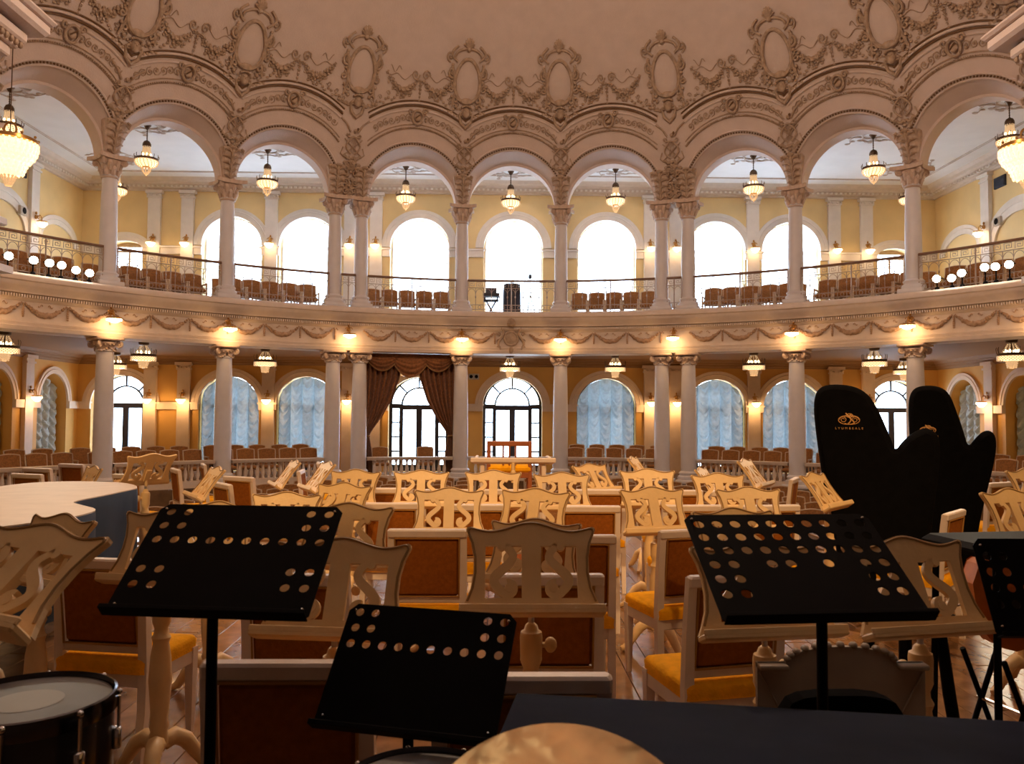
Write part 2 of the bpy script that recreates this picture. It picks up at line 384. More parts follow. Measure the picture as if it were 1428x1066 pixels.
# ================================================================== THE ARCADE (built once for the bay on the axis, turned for the others)
ZC = 7.95; RB = 1.58; ZT = 11.25; HP = R0*HALF
def arc_pt(R, phi): return (R*math.cos(phi), ZC+R*math.sin(phi))
def arcade_bay(extL, extR):
    mb = MB(); N = 44
    phis = [PI*i/N for i in range(N+1)]
    fr = []
    for p in phis:
        s, z = arc_pt(RB, p); a = s*R0/rdome(z); fr.append((max(-HP+.06, min(HP-.06, a)), z))
    idx = [i for i, (a, z) in enumerate(fr) if abs(a) < HP-.0601]
    rows = []
    pts = [fr[i] for i in idx]
    outer = []
    lim = {}
    sR, sL = HP+extR, -(HP+extL)
    dirs = [math.atan2(z-ZC, a) for a, z in pts]
    cr, cl = math.atan2(ZT-ZC, sR), math.atan2(ZT-ZC, sL)
    allp = []
    for (a, z), d in zip(pts, dirs): allp.append((d, a, z))
    for c in (cr, cl):
        r_ = RB*1.03; allp.append((c, r_*math.cos(c), ZC+RB*math.sin(c)))
    allp.sort()
    inn = []; out = []
    for d, a, z in allp:
        c, s_ = math.cos(d), math.sin(d); t = (ZT-ZC)/s_
        if c > 1e-9: t = min(t, sR/c)
        if c < -1e-9: t = min(t, sL/c)
        inn.append((a, z)); out.append((t*c, ZC+t*s_))
    M = 10
    mb.grid([[(lambda a, z: pol(rdome(z), a/R0, z))(i[0]+(o[0]-i[0])*k/M, i[1]+(o[1]-i[1])*k/M) for i, o in zip(inn, out)] for k in range(M+1)])
    # lower corners up to the neighbouring bay, the space between twinned columns
    for sg, ext in ((1, extR), (-1, extL)):
        w = (HP-.10, HP+ext+.002)
        rr_ = [[pol(rdome(max(z, 7.9))+.03, sg*(w[0]+(w[1]-w[0])*j/3)/R0, z) for j in range(4)] for z in np.linspace(7.9, 9.2, 8)]
        mb.grid(rr_)
    # intrados: splayed soffit, step, inner ring
    L0 = [pol(rdome(z), a/R0, z) for a, z in fr]
    def ring(Rr, rad, zc=7.93): return [pol(rad, Rr*math.cos(p)/R0, zc+Rr*math.sin(p)) for p in phis]
    L1, L2, L3 = ring(1.37, 13.38), ring(1.30, 13.38), ring(1.30, 13.85)
    mb.strip(L0, L1); mb.strip(L1, L2, False); mb.strip(L2, L3)
    # gallery side
    B = []
    for p in phis:
        c, s_ = math.cos(p), math.sin(p); t = 1e9
        if s_ > 1e-9: t = (9.75-7.93)/s_
        if c > 1e-9: t = min(t, sR/c)
        if c < -1e-9: t = min(t, sL/c)
        B.append(pol(13.85, t*c/R0, 7.93+t*s_))
    mb.strip(L3, B, False)
    return mb.mesh('arch_bay', M_PLASTER)
EXT = R0*math.radians(1.65)
bay_plain, bay_r, bay_l = arcade_bay(0, 0), arcade_bay(0, EXT), arcade_bay(EXT, 0)
wall_arc = struct('wall_arcade', bay_plain, loc=AXIS)
def arc_path(R, a0, a1, n=40, off=0.0):
    return [dom(*arc_pt(R, math.radians(a0+(a1-a0)*i/n)), off) for i in range(n+1)]
def spiral(s0, z0, r, turns, sgn=1, start=0.0, n=14, off=.04, shrink=.15):
    out = []
    for i in range(n+1):
        t = i/n; a = start+sgn*turns*2*PI*t; q = r*(1-t*(1-shrink)); out.append(dom(s0+q*math.cos(a), z0+q*math.sin(a), off))
    return out
# bead moulding
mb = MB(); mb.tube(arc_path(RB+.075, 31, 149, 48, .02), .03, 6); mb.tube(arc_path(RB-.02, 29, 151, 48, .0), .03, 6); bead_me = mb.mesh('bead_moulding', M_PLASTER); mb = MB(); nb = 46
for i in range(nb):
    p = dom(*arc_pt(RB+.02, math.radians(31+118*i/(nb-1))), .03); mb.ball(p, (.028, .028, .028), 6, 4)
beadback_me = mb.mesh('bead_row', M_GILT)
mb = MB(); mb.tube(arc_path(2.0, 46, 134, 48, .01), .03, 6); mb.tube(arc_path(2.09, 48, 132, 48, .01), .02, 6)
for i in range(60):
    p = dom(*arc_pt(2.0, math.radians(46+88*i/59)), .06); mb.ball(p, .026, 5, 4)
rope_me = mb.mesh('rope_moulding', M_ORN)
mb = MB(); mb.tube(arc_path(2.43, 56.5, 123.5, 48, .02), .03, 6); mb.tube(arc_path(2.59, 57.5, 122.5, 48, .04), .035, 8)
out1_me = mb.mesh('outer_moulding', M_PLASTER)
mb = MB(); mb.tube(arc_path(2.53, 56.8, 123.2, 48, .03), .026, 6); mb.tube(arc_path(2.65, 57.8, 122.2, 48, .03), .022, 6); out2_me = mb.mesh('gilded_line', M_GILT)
# frieze scrolls
mb = MB()
for i in range(16):
    ph = 58+64*i/15
    if abs(ph-90) < 6: continue
    s0, z0 = arc_pt(2.25, math.radians(ph)); mb.tube(spiral(s0, z0, .10, 1.4, 1 if i % 2 else -1, PI/2*i, 10, .02), .017, 5)
    mb.ball(dom(s0, z0, .02), .03, 6, 4)
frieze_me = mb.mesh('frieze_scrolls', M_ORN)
# boss over the crown
mb = MB(); s0, z0 = 0, ZC+2.26
mb.tube([dom(.15*math.cos(a), z0+.17*math.sin(a)-.02, .09) for a in np.linspace(0, 2*PI, 17)], .035, 6)
mb.ball(dom(0, z0-.02, .08), (.10, .06, .11), 10, 6)
for sg in (1, -1):
    mb.tube(spiral(sg*.2, z0+.13, .09, 1.2, sg, 0, 10, .07), .028, 6); mb.ball(dom(sg*.24, z0-.08, .05), .04, 6, 4)
boss_me = mb.mesh('crown_boss', M_ORN)
mb = MB(); mb.tube([dom(-.07, z0-.06, .15), dom(.07, z0+.05, .15)], .018, 6); bossbar_me = mb.mesh('boss_bar', M_GILT)
# swags from cartouche to cartouche, bow in the middle
mb = MB(); rnd = random.Random(3)
def flower(s, z, r, n=.05):          # a blossom: a knob with petals
    mb.ball(dom(s, z, n+r*.5), r*.45, 6, 4)
    for k in range(5):
        a = 2*PI*k/5+rnd.random(); mb.ball(dom(s+r*.62*math.cos(a), z+r*.62*math.sin(a), n), (r*.42, r*.35, r*.42), 5, 3)
for sg in (1, -1):
    for i in range(15):
        t = i/14; s_ = sg*(.10+.82*t); z = 11.02-1.05*t*(1-t)+.10*t*t
        r_ = .055+.055*math.sin(PI*t)*rnd.uniform(.75, 1.15); flower(s_+rnd.uniform(-.015, .015), z+rnd.uniform(-.025, .025), r_)
        if i % 2: mb.ball(dom(s_+rnd.uniform(-.04, .04), z-.09, .03), (.04, .03, .05), 5, 3)
    mb.tube([dom(sg*(.12+.76*t), 11.16+.05*math.sin(11*t)-.30*t*(1-t), .03) for t in np.linspace(0, 1, 18)], .013, 5)
    mb.tube([dom(sg*(.55+.30*t), 11.22+.07*math.sin(8*t)+.02, .03) for t in np.linspace(0, 1, 10)], .012, 5)
    mb.tube(spiral(sg*.15, 11.16, .12, 1.4, sg, 0, 12, .05), .022, 5)
    for i in range(15):              # acanthus spray on the back of the arch
        ph = math.radians(90-sg*(6+1.75*i)); s0, z0 = arc_pt(2.76+.045*math.sin(i*1.9), ph); mb.ball(dom(s0, z0, .03), (.05, .03, .04), 5, 3)
        if i % 3 == 1: mb.tube(spiral(s0, z0+.10, .065, 1.2, sg, PI, 9, .03), .015, 4)
for i in range(6): flower(0, 11.02-.085*i, .06-.006*i)
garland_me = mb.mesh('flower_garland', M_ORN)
# cartouche over a column (s=0 is the column line)
def cart():
    zc = 11.08; mb = MB()
    fr_ = [(.36*math.cos(a)*(1-.12*math.sin(a)), zc+.47*math.sin(a)) for a in np.linspace(0, 2*PI, 33)[:-1]]
    mb.tube([dom(s, z, .10) for s, z in fr_], .05, 7, closed=True); frame = mb.mesh('cartouche_frame', M_ORN)
    mb = MB(); rows = []
    for k in range(6):
        q = k/5; rows.append([dom(.34*q*math.cos(a)*(1-.12*math.sin(a)), zc+.45*q*math.sin(a), .04+.07*(1-q*q)) for a in np.linspace(0, 2*PI, 33)])
    mb.grid(rows); shield = mb.mesh('cartouche_shield', M_PLASTER)
    mb = MB()
    for sg in (1, -1):
        mb.tube(spiral(sg*.42, zc+.16, .13, 1.5, -sg, PI/2, 14, .10), .035, 6)
        mb.tube([dom(sg*(.44-.10*math.sin(PI*t)), zc+.28-.85*t, .09) for t in np.linspace(0, 1, 12)], [.05-.02*t for t in np.linspace(0, 1, 12)], 6)
        mb.tube(spiral(sg*.33, zc-.42, .10, 1.3, sg, -PI/2, 12, .09), .03, 6)
        mb.tube([dom(sg*(.30+.16*math.sin(PI*t)), zc+.42+.30*t, .08) for t in np.linspace(0, 1, 10)], .035, 6)
        mb.ball(dom(sg*.44, zc+.30, .09), .05, 7, 5); mb.ball(dom(sg*.30, zc-.55, .07), .055, 7, 5)
    for sg in (1, -1):
        mb.tube(spiral(sg*.47, zc-.16, .09, 1.3, sg, PI/2, 12, .09), .028, 6); mb.tube(spiral(sg*.50, zc+.52, .11, 1.3, sg, -PI/2, 12, .06), .028, 6)
        for k in range(6): mb.ball(dom(sg*(.40+.03*(k % 2)), zc-.50+.17*k, .08), (.045, .04, .05), 6, 4)
        for k in range(5): mb.ball(dom(sg*(.16+.09*k), zc-.72-.05*math.sin(k*1.3), .05), (.055, .035, .045), 6, 4)
    mb.tube([dom(.36*math.cos(a), zc+.52+.16*math.sin(a), .08) for a in np.linspace(0, PI, 14)], .035, 6)
    scroll = mb.mesh('cartouche_scrolls', M_ORN)
    mb = MB()
    for i in range(7):
        a = PI*(.12+.76*i/6); mb.tube([dom(0, zc+.66, .12), dom(.13*math.cos(a), zc+.68+.15*math.sin(a), .14), dom(.15*math.cos(a), zc+.69+.19*math.sin(a), .09)], [.02, .035, .02], 6)
    mb.ball(dom(0, zc+.66, .11), .07, 8, 5); shell = mb.mesh('shell_crest', M_ORN)
    mb = MB(); zh = zc-.70
    c = dom(0, zh, .12); mb.ball(c, (.115, .10, .155), 12, 8); mb.ball(dom(0, zh-.01, .215), (.02, .03, .04), 6, 4); mb.ball(dom(0, zh-.09, .20), (.035, .02, .014), 6, 4)
    for sg in (1, -1): mb.ball(dom(sg*.04, zh+.03, .20), (.018, .012, .012), 6, 4); mb.tube(spiral(sg*.14, zh-.02, .07, 1.3, sg, PI/2, 10, .10), .025, 6)
    for i in range(7): mb.ball(dom(-.12+.04*i, zh+.13+.03*math.sin(PI*i/6), .12), .035, 6, 4)
    mb.ball(dom(0, zh+.27, .10), (.17, .05, .10), 8, 5)
    mb.tube([dom(-.20, zh-.02, .06), dom(-.14, zh-.24, .08), dom(0, zh-.36, .08), dom(.14, zh-.24, .08), dom(.20, zh-.02, .06)], [.03, .05, .06, .05, .03], 6)
    return [('cartouche_frame', frame), ('cartouche_shield', shield), ('cartouche_scrolls', scroll), ('shell_crest', shell), ('mask_head', mb.mesh('mask_head', M_ORN))]
CART = cart()
# lyre trophy and leaf clusters between the arches
mb = MB(); zc = 9.33
for sg in (1, -1):
    mb.tube([dom(sg*(.05+.15*math.sin(PI*t*1.1)), zc-.22+.44*t, .08) for t in np.linspace(0, 1, 12)], .026, 6); mb.tube(spiral(sg*.16, zc+.24, .06, 1.2, sg, PI, 10, .08), .02, 5)
    mb.tube([dom(-sg*.27, zc-.27, .05), dom(sg*.25, zc+.16, .05)], .018, 5)
    for i in range(6): mb.ball(dom(sg*(.06+.035*i), zc-.30-.035*math.sin(i), .05), (.05, .03, .04), 6, 4)
    mb.tube([dom(sg*.28, zc-.05, .04), dom(sg*.34, zc-.22, .04), dom(sg*.14, zc-.36, .04)], .018, 5)
    mb.tube([dom(sg*.10, zc+.34, .04), dom(sg*.22, zc+.52, .04), dom(sg*.40, zc+.66, .03)], .03, 5)
for i in range(4): mb.tube([dom(-.06+.04*i, zc-.2, .08), dom(-.06+.04*i, zc+.2, .08)], .007, 4)
mb.tube([dom(-.17, zc+.2, .09), dom(.17, zc+.2, .09)], .02, 5)
for i in range(10): mb.ball(dom(rnd.uniform(-.12, .12), zc-.30-.03*i, .03), (.06, .03, .05), 6, 4)
mb.ball(dom(.03, zc+.36, .08), .055, 8, 5); trophy_me = mb.mesh('lyre_trophy', M_ORN)
mb = MB(); mb.ball(dom(.09, zc+.40, .12), .035, 8, 5); knob_me = mb.mesh('gilt_knob', M_GILT)
mb = MB()          # leaf panel between twinned columns
for i in range(60):
    z = 8.0+1.0*rnd.random(); w = .30*(.35+.65*(z-8.0)); mb.ball(dom(rnd.uniform(-w, w), z, .0), (.06, .05, .06), 6, 4)
for sg in (1, -1):
    for k in range(4): mb.tube(spiral(sg*.13, 8.15+.23*k, .10, 1.3, sg*(-1)**k, 0, 10, .06), .025, 5)
leafpanel_me = mb.mesh('leaf_panel', M_ORN)
# acanthus corbel over a capital
def corbel():
    mb = MB(); rows = []
    for k in range(9):
        t = k/8; z = 7.95+.83*t; w = .17+.13*t**1.5; rf = 13.26-.26*t**1.6; rows.append([pol(13.52, -w/13.3, z), pol(rf+.06, -w/13.3, z), pol(rf, -w*.75/13.3, z), pol(rf-.03, 0, z), pol(rf, w*.75/13.3, z), pol(rf+.06, w/13.3, z), pol(13.52, w/13.3, z)])
    mb.grid(rows, False); body = mb.mesh('corbel', M_CAPITAL)
    mb = MB()
    def q(s, t, n): return pol(13.26-.26*t**1.6-.03-n, s/13.2, 7.95+.83*t)
    mb.tube([q(0, t, .02) for t in np.linspace(0, .97, 10)], [.03+.02*t for t in np.linspace(0, 1, 10)], 6)
    for sg in (1, -1):
        for k in range(5):
            t0 = .06+.19*k; mb.tube([q(0, t0, .02), q(sg*.10, t0+.10, .04), q(sg*(.16+.03*k), t0+.09, .0)], [.02, .04, .02], 6)
        mb.tube([q(sg*.2, .97, .03), q(sg*.27, .93, .05), q(sg*.25, .82, .05), q(sg*.20, .88, .06)], .035, 6)
    mb.ball(q(0, .98, .03), (.10, .07, .05), 8, 5)
    return [('corbel', body), ('acanthus_leaf', mb.mesh('acanthus_leaf', M_ORN))]
CORB = corbel()
for b in BAYS:
    r = rotb(b)
    me = bay_plain if abs(b) not in (12.8, 28.9) else (bay_r if b in (12.8, -28.9) else bay_l)
    if b == -54.5: wall_arc.data = me; wall_arc.rotation_euler = (0, 0, r); base_r = r; pr = 0
    else: link('arch_bay', me, wall_arc, rotz=r-base_r)
    for nm, m_ in (('bead_moulding', bead_me), ('bead_row', beadback_me), ('rope_moulding', rope_me), ('outer_moulding', out1_me), ('gilded_line', out2_me), ('frieze_scrolls', frieze_me), ('flower_garland', garland_me)):
        link(nm, m_, wall_arc, rotz=r-base_r)
    bo = link('crown_boss', boss_me, wall_arc, rotz=r-base_r); link('boss_bar', bossbar_me, bo)
for c in [-60.9, -48.1, -35.3, -20.85, -6.4, 6.4, 20.85, 35.3, 48.1, 60.9]:
    r = rotb(c)-base_r
    fr_o = None
    for nm, m_ in CART:
        if fr_o is None: fr_o = link(nm, m_, wall_arc, rotz=r)
        else: link(nm, m_, fr_o)
    t_ = link('lyre_trophy', trophy_me, wall_arc, rotz=r); link('gilt_knob', knob_me, t_)
    if abs(c) == 20.85: link('leaf_panel', leafpanel_me, wall_arc, rotz=r)
for c in COLS:
    o = link(CORB[0][0], CORB[0][1], wall_arc, rotz=rotb(c)-base_r); link(CORB[1][0], CORB[1][1], o)

# ================================================================== COLUMNS
def volute(mb, c, r, ax, thick=.05):        # a scroll disc seen along ax
    ax = Vector(ax).normalized(); u = Vector((0, 0, 1)); v = ax.cross(u).normalized()
    pts = []
    for i in range(19):
        t = i/18; a = 2*PI*1.6*t; q = r*(1-.8*t); pts.append(Vector(c)+u*(q*math.cos(a))+v*(q*math.sin(a)))
    mb.tube(pts, thick*.5, 6); mb.ball(c, r*.35, 7, 5)
def col_parts(z0, z1, rad, style):
    h = z1-z0
    mb = MB(); mb.cbox((0, 0, z0+.06), (rad*3.0, rad*3.0, .12), .01)
    mb.lathe([(rad*1.42, .12), (rad*1.46, .17), (rad*1.40, .22), (rad*1.2, .24), (rad*1.2, .27), (rad*1.3, .31), (rad*1.12, .35), (rad*1.02, .37)], 24, (0, 0, z0)); base = mb.mesh('column_base', M_COLUMN)
    mb = MB(); hc = .34 if style == 'ionic' else .52
    pr = [(rad*(1.0-.14*max(0, (t-.33)/.67)**1.6), .36+(h-.36-hc)*t) for t in np.linspace(0, 1, 10)]
    pr += [(rad*.95, pr[-1][1]+.01), (rad*.95, pr[-1][1]+.05), (rad*.86, pr[-1][1]+.06)]
    mb.lathe(pr, 28, (0, 0, z0)); shaft = mb.mesh('column_shaft', M_COLUMN)
    mb = MB(); zb = z1-hc
    if style == 'ionic':
        mb.lathe([(rad*.88, 0), (rad*.92, .1), (rad*1.02, .14), (rad*1.25, .2), (rad*1.2, .24)], 24, (0, 0, zb)); mb.cbox((0, 0, z1-.035), (rad*2.9, rad*2.9, .07), .015)
        for k in range(4):
            a = PI/4+PI/2*k; d = Vector((math.cos(a), math.sin(a), 0)); volute(mb, d*rad*1.5+Vector((0, 0, zb+.19)), .10, d.cross(Vector((0, 0, 1))), .06)
        for k in range(16):
            a = 2*PI*k/16; mb.ball((rad*1.15*math.cos(a), rad*1.15*math.sin(a), zb+.17), .028, 5, 4)
        for k in range(4):
            a0_ = PI/2*k
            for j in range(7):
                t = j/6; a = a0_+PI/2*t; mb.ball((rad*1.02*math.cos(a), rad*1.02*math.sin(a), zb+.11-.09*math.sin(PI*t)), .028, 5, 4)
    else:
        mb.lathe([(rad*.86, 0), (rad*.9, .15), (rad*1.05, .3), (rad*1.45, .40)], 20, (0, 0, zb)); 
        mb.lathe([(rad*1.0, .0), (rad*1.05, .03), (rad*.9, .06)], 20, (0, 0, zb-.03))
        for row, (zr, n_, rr_, L_) in enumerate(((.04, 8, .92, .17), (.16, 8, 1.0, .20))):
            for k in range(n_):
                a = 2*PI*(k+.5*row)/n_; d = Vector((math.cos(a), math.sin(a), 0))
                mb.tube([d*rad*rr_+Vector((0, 0, zb+zr)), d*rad*(rr_+.15)+Vector((0, 0, zb+zr+L_*.7)), d*rad*(rr_+.42)+Vector((0, 0, zb+zr+L_)), d*rad*(rr_+.45)+Vector((0, 0, zb+zr+L_-.05))], [.05, .06, .05, .02], 6)
        for k in range(4):
            a = PI/4+PI/2*k; d = Vector((math.cos(a), math.sin(a), 0)); volute(mb, d*rad*1.75+Vector((0, 0, zb+.37)), .09, d.cross(Vector((0, 0, 1))), .06)
        hw = rad*1.98; lp = []
        for k in range(4):
            a = PI/2*k; ca, sa = math.cos(a), math.sin(a)
            for t in np.linspace(-1, 1, 7)[:-1]:
                x, y = hw*t, -hw+.10*(1-t*t); lp.append((x*ca-y*sa, x*sa+y*ca))
        mb.plate([lp], z1-.10, z1, lambda u, v, n: (u, v, n))
    return [('column_base', base), ('column_shaft', shaft), ('capital', mb.mesh('capital', M_CAPITAL))]
COL_UP, COL_LO = col_parts(4.74, 7.95, .20, 'comp'), col_parts(Z_PER, 3.48, .225, 'ionic')
for c in COLS:
    a = math.radians(c); p = pol(R0-.05, a, 0)+Vector(AXIS)
    twin = abs(c) in (19.2, 22.5)
    thing('gallery_column', 'upper gallery column with leafy capital, %s%s' % ('one of a twinned pair, ' if twin else '', col_name(c)), 'column', COL_UP, p, rotb(c), 'twinned columns of the upper gallery' if twin else 'single columns of the upper gallery')
    p = pol(R0-.05, a, 0)+Vector(AXIS)
    if c == -19.2: lb = 'lower white scroll-capital column beside the brown curtain, in a twinned pair'
    elif c == -6.4: lb = 'single lower white scroll-capital column between the brown curtain and middle glazed door'
    else: lb = 'white scroll-capital column under the balcony, %s%s' % ('in a twinned pair, ' if twin else '', col_name(c))
    thing('hall_column', lb, 'column', COL_LO, p, rotb(c), 'columns under the balcony')

# ================================================================== BALCONY FRONT
A0 = 76
def sector(prof, a0, a1, n): return [[pol(r, math.radians(a0+(a1-a0)*i/n), z) for i in range(n+1)] for r, z in prof]
mb = MB()
mb.grid(sector([(13.9, 3.49), (13.14, 3.49), (13.12, 3.58), (13.16, 3.60), (13.14, 3.66), (13.20, 3.69), (13.22, 4.14), (13.17, 4.17), (13.15, 4.21), (13.15, 4.29), (13.06, 4.31), (13.05, 4.36), (12.92, 4.44), (12.90, 4.55), (12.86, 4.57), (12.86, 4.66), (12.90, 4.70), (13.0, 4.735), (13.95, 4.735)], -A0, A0, 120), True)
balc = struct('wall_balcony', mb.mesh('wall_balcony', M_FASCIA), loc=AXIS)
mb = MB()
for i in range(560):
    a = math.radians(-70+140*i/559); m_ = Matrix.Translation(pol(13.11, a, 4.25)) @ Matrix.Rotation(-a, 4, 'Z'); mb.box((0, 0, 0), (.036, .07, .065), m_)
d_o = link('dentil_row', mb.mesh('dentil_row', M_FASCIA), balc); d_o['kind'] = 'stuff'
mb = MB(); rnd = random.Random(5)
def fas(s, z, n=.03): return pol(13.21-n, s/13.2, z)
for i in range(17):
    t = i/16; mb.ball(fas(-.42+.84*t+rnd.uniform(-.01, .01), 4.06-.20*math.sin(PI*t)+rnd.uniform(-.012, .012)), .032+.036*math.sin(PI*t), 6, 4)
for i in range(6): mb.ball(fas(.50, 4.06-.05*i, .03), .034-.003*abs(i-3), 6, 4)
mb.tube([fas(.42, 4.06), fas(.46, 4.12), fas(.50, 4.08), fas(.54, 4.12), fas(.58, 4.06)], .015, 5)
for sg in (1, -1): mb.tube([fas(sg*.06+.1*sg*t, 4.07+.03*math.sin(6*t)) for t in np.linspace(0, 1, 8)], .012, 5)
swag_me = mb.mesh('fascia_swag', mat('fascia_relief', (.46, .30, .20), .7, var=.2, nscale=12))
for b in BAYS:
    for k in (-1, 0, 1):
        if b == 0 and k == 0: continue
        link('fascia_swag', swag_me, balc, rotz=rotb(b+k*4.27))
mb = MB()            # medallion in the middle of the balcony
mb.tube([fas(.20*math.cos(a), 3.95+.20*math.sin(a), .05) for a in np.linspace(0, 2*PI, 25)], .035, 6)
mb.grid([[fas(.2*q*math.cos(a), 3.95+.2*q*math.sin(a), .05+.05*(1-q)) for a in np.linspace(0, 2*PI, 25)] for q in np.linspace(0, 1, 5)])
for sg in (1, -1):
    mb.tube([fas(sg*(.30+.08*math.sin(7*t)), 3.62+.75*t, .05) for t in np.linspace(0, 1, 16)], .035, 6)
    for k in range(4): mb.tube([(fas(sg*(.36+.06*math.cos(a)*(1-a/9)), 3.68+.2*k+.06*math.sin(a)*(1-a/9), .04)) for a in np.linspace(0, 7, 12)], .018, 5)
for i in range(9): mb.tube([fas(0, 4.36, .30), fas(.12*math.cos(PI*i/8), 4.40+.13*math.sin(PI*i/8), .30)], .02, 5)
mb.ball(fas(0, 4.36, .22), (.13, .10, .08), 8, 5); mb.ball(fas(0, 3.60, .08), (.07, .06, .10), 8, 5)
link('medallion', mb.mesh('medallion', M_ORN), balc)

# railing of the gallery, one per bay
def railing(half):
    ha = half; mb = MB(); n = 14
    mb.tube([pol(13.25, -ha+2*ha*i/n, 5.69) for i in range(n+1)], .035, 8); hand = mb.mesh('handrail', M_HANDRAIL)
    mb = MB()
    for z, r_ in ((5.47, .011), (4.96, .011), (4.82, .013)): mb.tube([pol(13.25, -ha+2*ha*i/n, z) for i in range(n+1)], r_, 5)
    k = max(2, round(2*ha*13.25/.23))
    for i in range(k+1):
        a = -ha+2*ha*i/k; w = 2*ha/k
        mb.tube([pol(13.25, a, 4.76), pol(13.25, a, 5.47)], .009, 5); mb.ball(pol(13.25, a, 5.20), (.022, .022, .045), 6, 4)
        if i < k:
            c = a+w/2; q = .085/13.25
            key = [(-1, -.9), (-1, .9), (.9, .9), (.9, -.5), (-.4, -.5), (-.4, .35), (.35, .35), (.35, -.05)]
            mb.tube([pol(13.25, c+q*u, 5.57+.08*v) for u, v in key], .009, 4, cap=False)
            mb.tube([pol(13.25, c+w*.5*math.cos(t), 5.27+.17*math.sin(t)) for t in np.linspace(0, PI, 9)], .007, 4)
            mb.tube([pol(13.25, c+.045/13.25*math.cos(t), 4.89+.05*math.sin(t)) for t in np.linspace(0, 2*PI, 9)], .008, 4)
    iron = mb.mesh('iron_lattice', M_IRON)
    posts = []
    for a in (-ha, 0, ha):
        mb = MB(); mb.tube([pol(13.25, a, 4.735), pol(13.25, a, 5.69)], .018, 6); posts.append(('rail_post', mb.mesh('rail_post', M_IRON)))
    return [('handrail', hand), ('iron_lattice', iron)]+posts
RAIL, RAILS = railing(HALF-.013), railing(math.radians(1.65)-.013)
for b in BAYS: thing('gallery_railing', 'wrought iron railing with key-pattern frieze in front of the balcony mixing desk' if b == 0 else 'wrought iron gallery railing in %s' % bay_name(b), 'railing', RAIL, AXIS, rotb(b), 'railings of the upper gallery')
for b in PAIRS: thing('gallery_railing', 'short wrought iron railing between the twinned upper columns, %s' % side_of(b), 'railing', RAILS, AXIS, rotb(b), 'short railings of the upper gallery')

# balustrade between the lower columns
mb = MB(); mb.lathe([(.035, 0), (.045, .02), (.03, .05), (.055, .14), (.05, .2), (.028, .32), (.03, .38), (.045, .41), (.045, .44)], 10); bal_me = mb.mesh('baluster', M_PARAPET)
def balustrade(ha, solid=False):
    mb = MB(); n = 12; mb.grid(sector([(13.28, .33), (13.26, .36), (13.24, .42), (13.60, .42), (13.58, .36), (13.56, .33), (13.28, .33)], -math.degrees(ha), math.degrees(ha), n), False); rail = mb.mesh('top_rail', M_PARAPET)
    mb = MB(); mb.grid(sector([(13.26, Z_PER), (13.26, -.11), (13.58, -.11), (13.58, Z_PER)], -math.degrees(ha), math.degrees(ha), n), False)
    return rail, mb.mesh('plinth', M_PARAPET)
BAR, BPL = balustrade(HALF-.017); k_bal = 14
for b in BAYS:
    lb = {-12.8: 'white baluster parapet under the brown curtain', 0: 'white baluster parapet before the middle glazed door'}.get(b, 'low white parapet of turned balusters in %s' % bay_name(b))
    e = thing('balustrade', lb, 'balustrade', [('top_rail', BAR), ('plinth', BPL)], AXIS, rotb(b), 'balustrades under the balcony')
    for i in range(k_bal):
        a = -HALF+.035+(2*HALF-.07)*i/(k_bal-1); link('baluster', bal_me, e, pol(13.42, a, -.11))
# ================================================================== WALL TRIM
def arch_band(w, h, zs, width, proud, leg, f, uc, n=24):
    lp = [(uc+(w+width)*math.cos(PI*i/n), zs+(h+width)*math.sin(PI*i/n)) for i in range(n+1)]
    lp += [(uc+w*math.cos(PI*(n-i)/n), zs+h*math.sin(PI*(n-i)/n)) for i in range(n+1)]
    mb = MB(); mb.plate([lp], -proud, .0, f)
    l2 = [(uc+(w+width*.55)*math.cos(PI*i/n), zs+(h+width*.55)*math.sin(PI*i/n)) for i in range(n+1)]
    mb.tube([f(u, v, -proud) for u, v in l2], .018, 5)
    return mb
nt_ = 1
def trim(mb, m=None):
    global nt_
    o = struct('trim_%d' % nt_, mb.mesh('trim', m or M_TRIM)); nt_ += 1; return o
for i, x in enumerate(WX):
    if i in (0, 8): mbu = arch_band(.58, .25, 7.30, .30, .06, 0, fFar, x+XS)
    else: mbu = arch_band(1.02, 1.0, ZSU, .29, .07, 0, fFar, x+XS)
    trim(mbu)
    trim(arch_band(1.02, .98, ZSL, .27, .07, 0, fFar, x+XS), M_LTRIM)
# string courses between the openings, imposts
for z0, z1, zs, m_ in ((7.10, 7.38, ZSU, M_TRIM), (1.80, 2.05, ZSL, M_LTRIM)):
    xs = [-XW]+[v for x in WX for v in (x-(.62 if abs(x) > 13 and zs > 5 else 1.02), x+(.62 if abs(x) > 13 and zs > 5 else 1.02))]+[XW]
    for k in range(0, len(xs), 2):
        a, b = xs[k]+XS, xs[k+1]+XS
        mb = MB(); mb.box(((a+b)/2, YW-.04, (z0+z1)/2), (b-a, .10, z1-z0)); mb.box(((a+b)/2, YW-.06, z1-.03), (b-a+.06, .16, .06)); trim(mb, m_)
for x in PILX:
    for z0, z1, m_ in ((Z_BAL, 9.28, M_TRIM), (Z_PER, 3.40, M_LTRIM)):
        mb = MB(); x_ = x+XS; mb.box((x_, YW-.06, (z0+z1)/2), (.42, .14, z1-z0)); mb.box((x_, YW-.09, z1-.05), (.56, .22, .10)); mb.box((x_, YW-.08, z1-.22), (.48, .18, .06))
        for sg in (1, -1): mb.tube([(x_+sg*.2, YW-.17, z1-.12+.0*t) for t in (0, 1)], .05, 6); mb.ball((x_+sg*.2, YW-.16, z1-.15), .05, 7, 5); mb.ball((x_+sg*.08, YW-.15, z1-.18), .04, 6, 4)
        trim(mb, m_)
